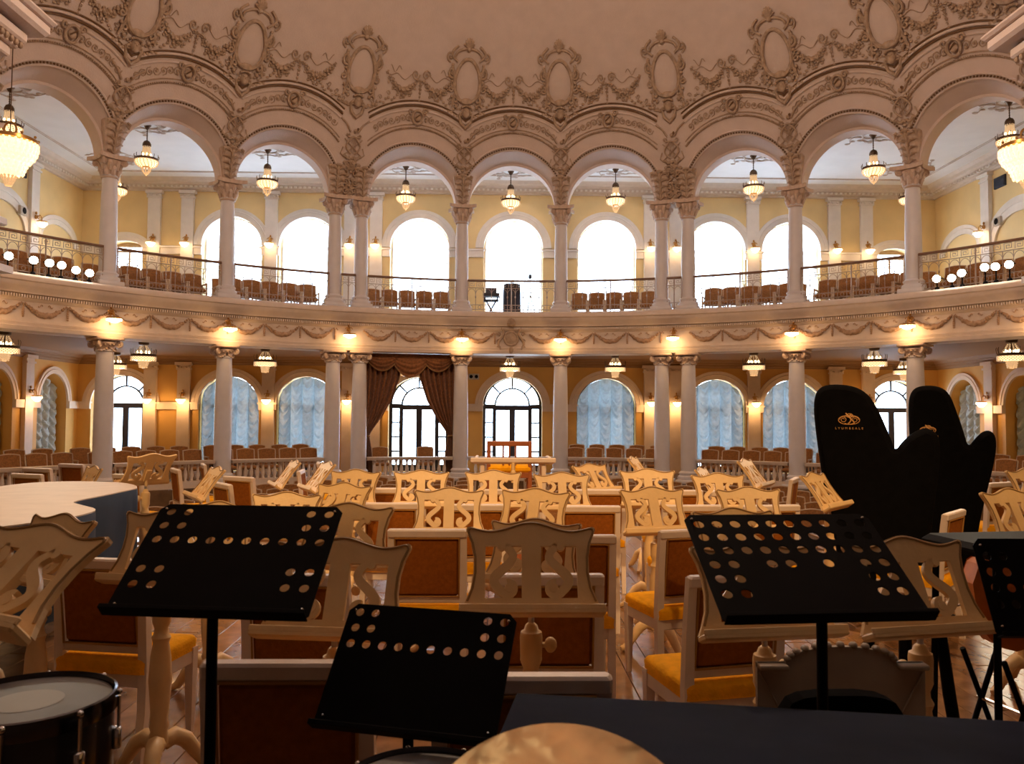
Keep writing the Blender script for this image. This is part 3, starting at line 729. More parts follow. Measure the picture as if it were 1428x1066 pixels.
# cornices
def cornice(zb, zt, dep, m_, n_steps=None):
    for k, (f, a, b) in enumerate(((fFar, -XW+XS, XW+XS), (fLeft, 12.5, YW), (fRight, 12.5, YW))):
        mb = MB(); h = zt-zb
        pr = [(0, 0), (-.10, .0), (-.12, .12), (-.22, .20), (-.24, .42), (-.34, .5), (-.36, .66), (-.50, .74), (-.56, .92), (-.60, 1.0)]
        A = [f(a, zb+h*v, n*dep/.6) for n, v in pr]; B = [f(b, zb+h*v, n*dep/.6) for n, v in pr]
        mb.strip(A, B, False)
        o = trim(mb, m_)
        if zt > 8:
            dn = MB(); L_ = b-a; n = int(L_/.16)
            for i in range(n):
                u = a+(i+.5)*L_/n; p = Vector(f(u, zb+h*.33, -.27*dep/.6)); sz = (.07, .07, h*.16); dn.box(p, sz)
            q = link('dentil_row', dn.mesh('dentil_row', M_TRIM), o); q['kind'] = 'stuff'
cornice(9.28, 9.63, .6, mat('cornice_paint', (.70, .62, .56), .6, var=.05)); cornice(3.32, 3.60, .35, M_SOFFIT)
# picture line on the gallery ceiling
mb = MB()
for k in (1.15, 1.22): mb.tube([(-XW+XS+k, 16, Z_CEIL-.005), (-XW+XS+k, YW-k, Z_CEIL-.005), (XW+XS-k, YW-k, Z_CEIL-.005), (XW+XS-k, 16, Z_CEIL-.005)], .02, 5)
trim(mb, M_CEILORN)
# side walls: pilasters, arch bands, string course
for side, f in ((-1, fLeft), (1, fRight)):
    for y in (24.85, 21.85):
        for z0, z1, m_ in ((Z_BAL, 9.28, M_TRIM), (Z_PER, 3.40, M_LTRIM)):
            mb = MB(); x_ = side*(XW-.06)+XS; mb.box((x_, y, (z0+z1)/2), (.14, .42, z1-z0)); mb.box((x_-side*.03, y, z1-.05), (.22, .56, .10)); mb.box((x_-side*.02, y, z1-.22), (.18, .48, .06)); trim(mb, m_)
    for y in SIDEY:
        trim(arch_band(.85, .95, ZSL, .22, .07, 0, f, y), M_LTRIM)
    for a, b in ((YW, 27.2), (25.5, 24.2), (22.5, 21.15)):
        mb = MB(); mb.box((side*(XW-.05)+XS, (a+b)/2, 1.93), (.12, a-b, .24)); trim(mb, M_LTRIM)
    trim(arch_band(.95, .55, 7.15, .30, .06, 0, f, 26.35))
    trim(arch_band(1.15, .75, 7.0, .45, .06, 0, f, 23.35))

# ================================================================== WINDOWS
def arcs(r, a0, a1, z0, n=10): return [(r*math.cos(math.radians(a0+(a1-a0)*i/n)), z0+r*math.sin(math.radians(a0+(a1-a0)*i/n))) for i in range(n+1)]
def rect(a, b, c, d): return [(a, c), (b, c), (b, d), (a, d)]
fW = lambda u, v, n: (u, n, v)
def window_meshes(kind):
    if kind == 'low':
        out = [(1.03, Z_PER)]+arcs(1.03, 0, 180, ZSL, 24)+[(-1.03, Z_PER)]; z0 = ZSL+.04
        holes = [arcs(.56, 0, 180, z0, 16)]
        for a, b in ((3, 43), (47, 88), (92, 133), (137, 177)): holes.append(arcs(.93, a, b, z0-.01, 8)+arcs(.62, b, a, z0-.01, 8))
        for sg in (1, -1):
            holes.append(rect(*sorted((sg*.10, sg*.55)), -.05, 1.84))
            for c, d in ((1.43, 1.88), (.93, 1.38), (.43, .88), (-.05, .38)): holes.append(rect(*sorted((sg*.68, sg*.92)), c, d))
        m_ = M_FRAME
    elif kind == 'up':
        out = [(1.03, 4.62)]+arcs(1.03, 0, 180, ZSU, 24)+[(-1.03, 4.62)]
        holes = [arcs(.94, 2, 88, ZSU+.02, 10)+[(.03, ZSU+.05), (.93, ZSU+.05)], arcs(.94, 92, 178, ZSU+.02, 10)+[(-.93, ZSU+.05), (-.03, ZSU+.05)]]
        for sg in (1, -1):
            holes.append(rect(*sorted((sg*.04, sg*.93)), 4.75, 6.9)); holes.append(rect(*sorted((sg*.04, sg*.93)), 6.98, 7.38))
        m_ = M_FRAMEUP
    else:
        out = [(.60, 4.62)]+[(.60*math.cos(PI*i/12), 7.30+.25*math.sin(PI*i/12)) for i in range(13)]+[(-.60, 4.62)]
        holes = [rect(-.53, -.03, 4.75, 7.22), rect(.03, .53, 4.75, 7.22), rect(-.42, .42, 7.28, 7.40)]
        m_ = M_FRAMEUP
    mb = MB(); mb.plate([out]+holes, 0, .07, fW); fr = mb.mesh('window_frame', m_); panes = []
    for h in holes:
        mb = MB(); mb.plate([h], .03, .036, fW); panes.append(mb.mesh('pane', M_GLASS))
    return fr, panes
WL, WU, WS = window_meshes('low'), window_meshes('up'), window_meshes('seg')
nw = 1
def window(kit, x, y, rz=0):
    global nw
    w = struct('window_%d' % nw, kit[0], loc=(x, y, 0), rotz=rz); nw += 1
    for p in kit[1]: link('pane', p, w)
    return w
for i, x in enumerate(WX):
    window(WS if i in (0, 8) else WU, x+XS, YW+.32); window(WL, x+XS, YW+.34)
mb = MB(); mb.lathe([(.018, 0), (.03, .02), (.018, .05)], 8); mb.tube([(0, 0, .03), (-.08, -.02, .03)], .01, 5); hd = mb.mesh('door_handle', M_CHROME)
# sheer curtains in the upper windows
mb = MB(); rows = []
for k in range(15):
    v = k/14; r_ = []
    for j in range(49):
        u = -.99+1.98*j/48; top = ZSU+math.sqrt(max(.002, 1-u*u))*.97; z = 4.66+(top-4.66)*v; r_.append((u, .02*math.sin(u*32)+.008*math.sin(u*71), z))
    rows.append(r_)
mb.grid(rows); sheer_me = mb.mesh('sheer_curtain', M_SHEER)
for i, x in enumerate(WX):
    if i in (0, 8): continue
    lb = 'white sheer curtain glowing in the middle upper window behind the mixing desk' if x == 0 else 'white sheer curtain in the %s arched upper window from the middle, %s' % (ORD[abs(i-4)], side_of(x))
    tag(link('sheer_curtain', sheer_me, loc=(x+XS, YW+.22, 0)), lb, 'curtain', 'sheer curtains of the upper windows')
# festoon curtains
def festoon(hw, zbot, seed, ncol=5):
    mb = MB(); rows = []; rn = random.Random(seed); cw = 2*hw/ncol; ph = [rn.uniform(0, 3) for _ in range(ncol)]; dz = [rn.uniform(-.05, .06) for _ in range(ncol+1)]
    for k in range(111):
        v = k/110; r_ = []
        for j in range(ncol*12+1):
            u = -hw+2*hw*j/(ncol*12); c = min(ncol-1, int((u+hw)/cw)); t = ((u+hw)-c*cw)/cw
            top = ZSL+math.sqrt(max(.003, 1-(u/hw)**2))*hw*.97; sag = -.13*math.sin(PI*t)**.8+dz[c]*(1-t)+dz[c+1]*t; z = zbot+sag*(1-v)+(top-zbot)*v
            w_ = z-.30*math.sin(PI*t)**1.0*(-1)
            n = .13*math.sin(PI*t)**.7+.085*abs(math.sin(w_*11+ph[c]))*math.sin(PI*t)**.6+.014*math.sin(w_*37+ph[c]*2)
            if z > 1.95 and z < 2.08: n *= .8
            r_.append((u, -n, z))
        rows.append(r_)
    mb.grid(rows); return mb.mesh('festoon_curtain', M_FESTOON)
FEST = [festoon(.98, .10, s) for s in (1, 2, 3)]; FESTS = festoon(.82, .1, 9, 4)
for i, lb, k in ((1, 'ruched festoon curtain in the far-wall window next to the open arched glass door', 0), (2, 'ruched blue-white festoon curtain in the window nearer the brown curtain', 1), (5, 'ruched blue-white festoon curtain in the window beside the middle glazed door', 2), (6, 'ruched festoon curtain in the window behind twinned lower columns, harp side', 0), (7, 'ruched festoon curtain in the window behind the harps', 1)):
    tag(link('festoon_curtain', FEST[k], loc=(WX[i]+XS, YW+.24, 0)), lb, 'curtain', 'festoon curtains of the lower windows')
for side in (-1, 1):
    for y in SIDEY:
        x = side*(XW+.42)+XS; o = tag(link('festoon_curtain', FESTS, loc=(x, y, 0), rotz=side*-PI/2), 'grey ruched festoon curtain in the %s niche from the far corner, %s' % (ORD[1+SIDEY.index(y)], side_of(side)), 'curtain', 'festoon curtains in the side niches')

# brown curtain of one lower bay
def cpanel(sg):
    mb = MB(); rows = []
    def inner(z):
        k = [(3.46, .22), (2.75, .30), (2.1, .52), (1.6, .80), (1.2, 1.08), (1.04, 1.17), (.9, 1.14), (.5, 1.08), (-.15, 1.06)]
        return float(np.interp(z, [a for a, b in k][::-1], [b for a, b in k][::-1]))
    zs_ = np.linspace(-.2, 3.46, 60)
    for z in zs_:
        xi = inner(z); xo = 1.36; r_ = []
        for j in range(73):
            t = j/72; x = xi+(xo-xi)*t; amp = .02+.055*min(1, (xo-xi)/.9); pin = 1-.6*math.exp(-((z-1.04)/.12)**2)
            n = (amp*math.sin(t*2*PI*7+.6*math.sin(z*1.3))+.02*math.sin(t*2*PI*17+z))*pin
            r_.append((sg*x, n, z))
        rows.append(r_)
    mb.grid(rows); return mb.mesh('curtain_panel', M_CURTAIN)
def swag(x0, x1, drop, name):
    mb = MB(); rows = []
    for k in range(29):
        v = k/28; r_ = []
        for j in range(33):
            t = j/32; x = x0+(x1-x0)*t; d = drop*v*(math.sin(PI*t)**.75)+.04*v; n = -.13*math.sin(PI*v)*math.sin(PI*t)-.035*abs(math.sin(v*PI*4.5))*math.sin(PI*t)**.5
            r_.append((x, n-.10, 3.47-d))
        rows.append(r_)
    mb.grid(rows); me = mb.mesh(name, M_CURTAIN); fr = MB(); fr.tube(rows[-1], .018, 6); return me, fr.mesh('fringe', M_CURTTRIM)
parts = [('curtain_panel', cpanel(-1)), ('curtain_panel', cpanel(1))]
for a, b, d in ((-1.36, -.30, .48), (.30, 1.36, .48), (-.62, .62, .66)):
    m1, m2 = swag(a, b, d, 'swag'); parts.append(('swag', m1, [('fringe', m2)]))
mb = MB()
for sg in (1, -1): mb.tube([(sg*(1.27+.11*math.cos(a)), .08*math.sin(a), 1.04+.02*math.cos(a)) for a in np.linspace(0, 2*PI, 15)], .022, 6)
parts.append(('tieback', mb.mesh('tieback', M_CURTTRIM)))
a = math.radians(-12.8); p = pol(13.62, a, 0)+Vector(AXIS)
thing('stage_curtain', 'heavy brown velvet curtain tied back below a swagged valance between lower columns', 'curtain', parts, p, rotb(-12.8))

# ================================================================== LAMPS
def crystals(mb, rings, n, z_of, r=.014, k=7):     # strings of drops
    for i in range(n):
        a = 2*PI*i/n
        for j in range(k):
            t = j/(k-1); rr_, z = z_of(t); mb.ball((rr_*math.cos(a), rr_*math.sin(a), z), (r, r, r*1.5), 5, 3)
def chandelier_up():        # hangs from z=0 down
    mb = MB(); mb.lathe([(.02, -.12), (.05, -.10), (.08, -.04), (.11, 0)], 12); can = mb.mesh('ceiling_canopy', M_DARKBRASS)
    mb = MB(); mb.tube([(0, 0, -.08), (0, 0, -.46)], .014, 6)
    for i in range(6): mb.ball((0, 0, -.12-.06*i), (.022, .022, .02), 6, 4)
    rod = mb.mesh('rod', M_DARKBRASS)
    mb = MB(); mb.lathe([(.10, -.60), (.115, -.58), (.11, -.52), (.08, -.46), (.03, -.43)], 14); cap = mb.mesh('cap', M_DARKBRASS)
    mb = MB(); crystals(mb, 0, 12, lambda t: (.095+.05*t*t, -.61-.30*t), .014, 9); mb.lathe([(.07, -.62), (.10, -.88)], 10); tier = mb.mesh('upper_crystals', M_CRYSTAL_DIM)
    mb = MB()
    for i in range(6):
        a = 2*PI*i/6; mb.ball((.11*math.cos(a), .11*math.sin(a), -.85), (.032, .032, .055), 6, 5)
    bulb = mb.mesh('bulbs', M_CRYSTAL_HOT)
    mb = MB(); mb.lathe([(.29, -.93), (.315, -.945), (.315, -.985), (.29, -1.0)], 24)
    for i in range(12):
        a = 2*PI*i/12; mb.tube([(.30*math.cos(a), .30*math.sin(a), -.95), (.32*math.cos(a), .32*math.sin(a), -.88), (.31*math.cos(a), .31*math.sin(a), -.84)], .009, 5)
    ring = mb.mesh('brass_ring', M_DARKBRASS)
    mb = MB(); mb.lathe([(.29, -.99), (.285, -1.05), (.24, -1.12), (.15, -1.16), (.10, -1.17)], 20, cap=False); core = mb.mesh('crystal_bowl', M_CRYSTAL)
    mb = MB()
    for j, (r_, z) in enumerate(((.305, -1.01), (.305, -1.05), (.285, -1.09), (.25, -1.125), (.205, -1.15), (.155, -1.17))):
        for i in range(22-2*j):
            a = 2*PI*(i+.5*(j % 2))/(22-2*j); mb.ball((r_*math.cos(a), r_*math.sin(a), z), (.017, .017, .024), 5, 3)
    beads = mb.mesh('crystal_strings', M_CRYSTAL_DIM)
    mb = MB(); mb.lathe([(.105, -1.165), (.115, -1.185), (.105, -1.205)], 14); r2 = mb.mesh('lower_ring', M_GOLD)
    mb = MB(); crystals(mb, 0, 9, lambda t: (.105*(1-t*t)+.01, -1.22-.17*t), .018, 5); drop = mb.mesh('crystal_drop', M_CRYSTAL_DIM)
    return [('ceiling_canopy', can), ('rod', rod), ('cap', cap), ('upper_crystals', tier, [('bulb', bulb)]), ('brass_ring', ring), ('crystal_bowl', core, [('crystal_strings', beads)]), ('lower_ring', r2), ('crystal_drop', drop)]
def chandelier_low():
    mb = MB(); mb.lathe([(.08, -.10), (.13, -.08), (.14, 0)], 12); mb.tube([(0, 0, 0), (0, 0, -.28)], .02, 6); can = mb.mesh('ceiling_canopy', M_DARKBRASS)
    mb = MB(); crystals(mb, 0, 10, lambda t: (.09+.12*t, -.12-.2*t), .013, 6); up_ = mb.mesh('upper_crystals', M_CRYSTAL_DIM)
    mb = MB(); mb.lathe([(.30, -.335), (.325, -.35), (.325, -.395), (.30, -.41)], 24)
    for i in range(12):
        a = 2*PI*i/12; mb.tube([(.315*math.cos(a), .315*math.sin(a), -.35), (.335*math.cos(a), .335*math.sin(a), -.24), (.32*math.cos(a), .32*math.sin(a), -.19)], .008, 5)
    ring = mb.mesh('brass_ring', M_DARKBRASS)
    mb = MB()
    for i in range(8):
        a = 2*PI*i/8; mb.ball((.15*math.cos(a), .15*math.sin(a), -.29), (.026, .026, .05), 6, 5)
    bulb = mb.mesh('bulbs', M_CRYSTAL_HOT)
    mb = MB(); mb.lathe([(.30, -.40), (.295, -.50), (.14, -.53)], 20, cap=False); bowl = mb.mesh('crystal_band', M_CRYSTAL)
    mb = MB()
    for j, z in enumerate((-.42, -.45, -.48, -.51)):
        for i in range(26):
            a = 2*PI*(i+.5*(j % 2))/26; mb.ball((.315*math.cos(a), .315*math.sin(a), z), (.016, .016, .02), 5, 3)
    beads = mb.mesh('crystal_strings', M_CRYSTAL_DIM)
    mb = MB(); crystals(mb, 0, 12, lambda t: (.13-.03*t, -.54-.15*t), .016, 4); mb.lathe([(.11, -.53), (.10, -.64), (.04, -.72)], 10); drop = mb.mesh('crystal_drop', M_CRYSTAL_DIM)
    return [('ceiling_canopy', can), ('upper_crystals', up_, [('bulb', bulb)]), ('brass_ring', ring), ('crystal_band', bowl, [('crystal_strings', beads)]), ('crystal_drop', drop)]
CHU, CHL = chandelier_up(), chandelier_low()
mb = MB(); rnd = random.Random(8)       # stucco rose round a chandelier
mb.tube([(.28*math.cos(a), .28*math.sin(a), 0) for a in np.linspace(0, 2*PI, 25)], .03, 5)
for i in range(8):
    a = 2*PI*i/8; L_ = .38+.2*(i % 2)
    pts = [((.28+L_*t)*math.cos(a+.35*math.sin(5*t)), (.28+L_*t)*math.sin(a+.35*math.sin(5*t)), 0) for t in np.linspace(0, 1, 12)]; mb.tube(pts, [.03*(1-.5*t) for t in np.linspace(0, 1, 12)], 5)
    for j in range(5):
        q = pts[2*j+2]; mb.ball((q[0]+rnd.uniform(-.08, .08), q[1]+rnd.uniform(-.08, .08), 0), (.08, .06, .02), 6, 4)
rose_me = mb.mesh('ceiling_rose', M_CEILORN)
def up_ch(x, y, lb, s=1.0, grp='crystal chandeliers of the gallery'):
    e = thing('crystal_chandelier', lb, 'chandelier', CHU, (x, y, Z_CEIL), 0, grp, scale=(s, s, s)); point(e, (0, 0, -1.55), P_CH_UP, radius=.2); point(e, (0, 0, -.78), P_CH_UP*.3, radius=.1)
    o = link('ceiling_rose', rose_me, ceil_g, (x, y-CY, Z_CEIL-.01))
for b in BAYS:
    p = pol(15.25, math.radians(b), 0)+Vector(AXIS)
    up_ch(p.x, p.y, 'crystal basket chandelier hanging before the middle upper window' if b == 0 else 'crystal bowl chandelier in the upper arch of %s' % bay_name(b))
for sg in (-1, 1): up_ch(sg*12.45+XS+(.1 if sg > 0 else 0), 25.4, 'crystal bowl chandelier in the far gallery corner, %s' % side_of(sg), 1.0, 'corner chandeliers of the gallery')
for sg in (-1, 1):      # bigger baskets near the stage portal
    p = at(14, 190, 16.0) if sg < 0 else at(1432, 198, 16.0)
    zd = next(z for z in np.linspace(9, 15, 400) if rdome(z) <= math.hypot(p.x, p.y-CY))     # the dome above it
    mb = MB(); mb.tube([(0, 0, 0), (0, 0, zd-p.z+.03)], .011, 6); mb.ball((0, 0, .05), .06); mb.ball((0, 0, zd-p.z), (.1, .1, .05)); rod = mb.mesh('rod', M_DARKBRASS)
    mb = MB(); mb.tube([(.12*math.cos(a), 0, .14+.14*math.sin(a)) for a in np.linspace(0, 2*PI, 17)], .022, 6); mb.lathe([(.13, -.02), (.16, .0), (.13, .04)], 12); loop = mb.mesh('brass_loop', M_GOLD)
    mb = MB(); mb.lathe([(.46, -.14), (.50, -.12), (.50, -.06), (.46, -.04), (.2, .0)], 28)
    for i in range(10):
        a = 2*PI*i/10; mb.ball((.49*math.cos(a), .49*math.sin(a), -.02), .03, 6, 4)
    ring = mb.mesh('brass_ring', M_GOLD)
    mb = MB(); mb.lathe([(.46, -.14), (.47, -.26), (.40, -.42), (.28, -.54), (.27, -.62), (.22, -.74), (.12, -.80)], 24, cap=False)
    for zz, r_, n_ in ((-.16, .49, 30), (-.24, .49, 30), (-.32, .47, 28), (-.40, .43, 26), (-.48, .37, 22), (-.56, .31, 18), (-.64, .28, 16), (-.72, .25, 14)):
        for i in range(n_):
            a = 2*PI*i/n_; mb.ball((r_*math.cos(a), r_*math.sin(a), zz), (.03, .03, .045), 5, 3)
    bowl = mb.mesh('crystal_basket', M_CRYSTAL)
    mb = MB(); crystals(mb, 0, 12, lambda t: (.13*(1-.6*t), -.80-.16*t), .026, 4); drop = mb.mesh('crystal_drop', M_CRYSTAL_DIM)
    e = thing('basket_chandelier', 'large bright crystal basket chandelier beside the stage portal, %s' % side_of(sg), 'chandelier', [('rod', rod), ('brass_loop', loop), ('brass_ring', ring), ('crystal_basket', bowl), ('crystal_drop', drop)], p, 0, 'large chandeliers by the portal')
    point(e, (0, 0, -1.2), P_CH_UP*1.2, radius=.3)
for b in BAYS:
    p = pol(15.1, math.radians(b), 0)+Vector(AXIS)
    e = thing('drum_chandelier', 'flat crystal drum chandelier hanging before the middle glazed door' if b == 0 else ('flat crystal drum chandelier seen through the brown curtain opening' if b == -12.8 else 'crystal drum chandelier under the balcony in %s' % bay_name(b)), 'chandelier', CHL, (p.x, p.y, 3.60), 0, 'drum chandeliers under the balcony')
    point(e, (0, 0, -.85), P_CH_LOW, radius=.25)
for sg in (-1, 1):
    e = thing('drum_chandelier', 'flat crystal drum chandelier in the far corner under the balcony, %s' % side_of(sg), 'chandelier', CHL, (sg*12.75+XS, 26.3, 3.60), 0, 'corner drum chandeliers'); point(e, (0, 0, -.85), P_CH_LOW, radius=.25)
def sconce_parts(shallow):      # faces -Y, origin on the wall
    mb = MB(); mb.ball((0, -.02, .16), (.06, .03, .07), 8, 5); mb.ball((0, -.03, .28), (.03, .03, .05), 6, 4)
    mb.tube([(0, -.03, .15), (.0, -.14, .22), (0, -.2, .13), (0, -.2, .05)], .016, 6)
    for sg in (1, -1): mb.tube([(sg*(.05+.05*math.cos(t)), -.08, .16+.05*math.sin(t)) for t in np.linspace(0, 5, 10)], .012, 5)
    arm = mb.mesh('arm', M_GOLD)
    mb = MB(); R_ = .175 if shallow else .145; mb.lathe([(R_*.9, -.015), (R_, 0), (R_, .025), (R_*.8, .035)], 16, (0, -.21, 0)); rim = mb.mesh('rim', M_GOLD)
    mb = MB(); d = .11 if shallow else .16; mb.lathe([(R_*.95, 0), (R_*.9, -d*.35), (R_*.6, -d*.8), (R_*.3, -d)], 14, (0, -.21, 0), cap=True)
    for i in range(14):
        a = 2*PI*i/14; mb.ball((R_*.95*math.cos(a), -.21+R_*.95*math.sin(a), -.035), (.016, .016, .03), 5, 3)
    bowl = mb.mesh('glass_bowl', M_SCONCE)
    return [('arm', arm), ('rim', rim), ('glass_bowl', bowl)]
SCF, SCW = sconce_parts(True), sconce_parts(False)
for c in [-60.9, -48.1, -35.3, -20.85, -6.4, 6.4, 20.85, 35.3, 48.1, 60.9]:
    p = pol(13.16, math.radians(c), 3.93)+Vector(AXIS)
    e = thing('fascia_sconce', 'lit brass sconce on the balcony front, %s from the middle, %s' % (ORD[1+[6.4, 20.85, 35.3, 48.1, 60.9].index(abs(c))], side_of(c)), 'wall lamp', SCF, p, rotb(c), 'sconces on the balcony front'); point(e, (0, -.30, -.22), P_FASCIA, radius=.06)
for x in PILX:
    e = thing('wall_sconce', 'lit brass sconce on the %s upper pilaster from the middle, %s' % (ORD[1+sorted(abs(q) for q in PILX)[::2].index(abs(x))], side_of(x)), 'wall lamp', SCW, (x+XS, YW-.13, 7.45), 0, 'sconces on the upper pilasters'); point(e, (0, -.36, -.2), P_WALL_UP, radius=.06)
    e = thing('wall_sconce', 'lit brass sconce on the %s lower pilaster from the middle, %s' % (ORD[1+sorted(abs(q) for q in PILX)[::2].index(abs(x))], side_of(x)), 'wall lamp', SCW, (x+XS, YW-.13, 2.15), 0, 'sconces on the lower pilasters'); point(e, (0, -.36, -.2), P_WALL_LOW, radius=.06)
for side in (-1, 1):
    for y in (24.85, 21.85):
        for z, en, w in ((7.45, P_WALL_UP, 'upper gallery'), (2.15, P_WALL_LOW, 'lower')):
            e = thing('wall_sconce', 'lit brass sconce on a %s side wall pilaster, %s, %s the portal' % (w, side_of(side), 'far from' if y > 23 else 'nearer'), 'wall lamp', SCW, (side*(XW-.13)+XS, y, z), side*-PI/2, 'sconces on the %s side walls' % w); point(e, (0, -.36, -.2), en, radius=.06)
# unseen chandelier added above the frame as warm fill for the hall; stage lamps
up_big = thing('dome_fill_chandelier', 'added unseen crystal chandelier giving warm fill light under the dome', 'chandelier', [(q[0], q[1]) for q in CHU], (0, CY, 13.9), 0, None, scale=(2.6, 2.6, 2.6))
point(up_big, (0, 0, -1.6), P_DOME, (1.0, .70, .48), radius=.25)
mb = MB(); mb.lathe([(.09, 0), (.10, .04), (.09, .16), (.06, .20)], 14); can_me = mb.mesh('lamp_can', M_BLACK)
mb = MB(); mb.lathe([(.088, -.004), (.05, -.022), (.0005, -.028)], 14, cap=False); lens_me = mb.mesh('lamp_lens', M_SPOT)
mb = MB(); mb.tube([(-.105, 0, .08), (-.105, 0, .23), (.105, 0, .23), (.105, 0, .08)], .012, 6); yoke_me = mb.mesh('lamp_yoke', M_BLACK)
def lamp(x, y, z, tgt, lb, grp, energy, size, col, foot=None):
    d = (Vector(tgt)-Vector((x, y, z))).to_track_quat('-Z', 'Y').to_euler()
    e = thing('spotlight', lb, 'spotlight', [('lamp_can', can_me), ('lamp_lens', lens_me), ('lamp_yoke', yoke_me)], (x, y, z), 0, grp, rot=d)
    l = bpy.data.lights.new('spot_light', 'SPOT'); l.energy = energy; l.color = col; l.spot_size = math.radians(size); l.spot_blend = .7; l.shadow_soft_size = .12
    link('spot_light', l, e, (0, 0, -.04))
    if foot is not None:
        R_ = d.to_matrix().inverted(); dn = R_ @ Vector((0, 0, foot-z)); m_ = MB(); m_.tube([(0, 0, .12), Vector((0, 0, .12))+dn], .018, 6); m_.ball(Vector((0, 0, .12))+dn, (.06, .06, .06), 8, 5); link('lamp_foot', m_.mesh('lamp_foot', M_BLACK), e)
    return e
def on_rim(px, py, r=13.02):
    lo, hi = 14., 24.
    for _ in range(40):
        m_ = (lo+hi)/2; q = at(px, py, m_)
        if math.hypot(q.x, q.y-CY) < r: lo = m_
        else: hi = m_
    return at(px, py, lo)
for x in (-4.5, -1.5, 1.5, 4.5):
    lamp(x, .3, 7.0, (x*.7, 8.0, .9), 'black stage spotlight hung above the orchestra, %s from the middle, %s' % (ORD[1 if abs(x) < 2 else 2], side_of(x)), 'overhead stage spotlights', P_STAGE, 40, (1, .60, .26))
# spotlights standing on the balcony rim
for px, py in ((12, 357), (47, 363), (69, 367), (86, 370), (106, 377), (125, 381)):
    p = on_rim(px, py)
    lamp(p.x, p.y, p.z, (-1, 4, 1), 'lit spotlight on the balcony rim, %s from the portal, piano side' % ORD[1+[12, 47, 69, 86, 106, 125].index(px)], 'spotlights on the left balcony rim', P_RAIL, 30, (1, .85, .62), foot=4.74)
for px, py in ((1306, 389), (1327, 388), (1341, 381), (1373, 373), (1388, 372), (1407, 369)):
    p = on_rim(px, py)
    lamp(p.x, p.y, p.z, (0, 4, 1), 'lit spotlight on the balcony rim, %s from the portal, harp side' % ORD[6-[1306, 1327, 1341, 1373, 1388, 1407].index(px)], 'spotlights on the right balcony rim', P_RAIL, 30, (1, .85, .62), foot=4.74)

# small things on the walls
for side in (-1, 1):
    v = MB(); v.cbox((0, 0, 0), (.06, .55, .34), .01)
    for i in range(6): v.box((-.035*side, 0, -.13+.05*i), (.02, .48, .02))
    tag(link('air_vent', v.mesh('air_vent', M_VENT), loc=(side*(XW-.03)+XS, 24.2, 8.85)), 'dark louvred air vent high on the gallery side wall, %s' % side_of(side), 'vent', 'vents on the side walls')
    s_ = MB(); s_.cbox((0, 0, 0), (.14, .34, .26), .02); b_ = s_.mesh('speaker_box', M_GREYBOX); s_ = MB(); s_.lathe([(.09, 0), (.1, .01), (.06, .012)], 12, m=Matrix.Translation((-side*.07, 0, 0)) @ Matrix.Rotation(-side*PI/2, 4, 'Y')); g_ = s_.mesh('speaker_cone', M_BLACK)
    thing('wall_speaker', 'small grey speaker box on the gallery side wall, %s' % side_of(side), 'speaker', [('speaker_box', b_), ('speaker_cone', g_)], (side*(XW-.07)+XS, 24.25, 7.65), 0, 'speakers on the side walls')
mb = MB(); mb.cbox((0, 0, 0), (.36, .06, .20), .01); b_ = mb.mesh('light_box', M_GREYBOX); mb = MB()
for sg in (1, -1): mb.lathe([(.06, 0), (.06, .03), (.03, .04)], 12, m=Matrix.Translation((sg*.09, -.03, 0)) @ Matrix.Rotation(PI/2, 4, 'X'))
thing('emergency_light', 'small twin-eyed emergency light box on the yellow wall by the door', 'lamp', [('light_box', b_), ('lamp_eye', mb.mesh('lamp_eye', M_BLACK))], (-1.2, YW-.04, 2.98))

# ================================================================== AUDITORIUM SEATS
def seat_kit(slim=False):
    mb = MB(); pts = []
    out = [(-.240, 0), (-.250, .41)]+[(-.24+.48*t, .43+.03*math.sin(PI*t)) for t in np.linspace(0, 1, 11)]+[(.245, .40), (.235, 0)]
    ff = lambda u, v, n: (u, .22+.10*v/.45+n, .48+v)
    mb.plate([[(u*.92, .02+v*.94) for u, v in out]], -.035, .03, ff); pad = mb.mesh('back_pad', M_SEATBROWN)
    mb = MB(); mb.tube([ff(u, v, 0) for u, v in out[1:-1]], .018, 6); mb.box((0, .235, .475), (.48, .04, .06)); mb.tube([ff(-.235, 0, 0), ff(-.245, .40, 0)], .018, 6); mb.tube([ff(.235, 0, 0), ff(.245, .40, 0)], .018, 6); fr = mb.mesh('back_frame', M_SEATFRAME)
    mb = MB(); mb.cbox((0, -.02, .43), (.46, .46, .10), .03); cu = mb.mesh('seat_cushion', M_SEATBROWN)
    mb = MB()
    for sg in (1, -1):
        mb.cbox((sg*.238, -.02, .62), (.045, .44, .04), .012); mb.tube([(sg*.238, -.2, .62), (sg*.236, -.22, .3), (sg*.23, -.20, 0)], [.022, .025, .018], 6); mb.tube([(sg*.238, .2, .62), (sg*.236, .24, .3), (sg*.23, .28, 0)], [.02, .025, .018], 6)
    return [('back_pad', pad), ('back_frame', fr), ('seat_cushion', cu), ('armrest', mb.mesh('armrest', M_SEATFRAME))]
SEAT = seat_kit()
def seats_on_arc(r, z, a0, a1, n, lb, grp):
    lb0 = lb
    for i in range(n):
        k = (i+1) if a0+a1 > 0 else n-i; lb = lb0 if n == 1 else lb0 % (ORD[k], bay_name((a0+a1)/2).replace('the ', '', 1).replace(' from the middle', ''))
        a = a0+(a1-a0)*(i+.5)/n; p = pol(r, math.radians(a), z)+Vector(AXIS)
        thing('theatre_seat', lb, 'seat', SEAT, p, rotb(a), grp)
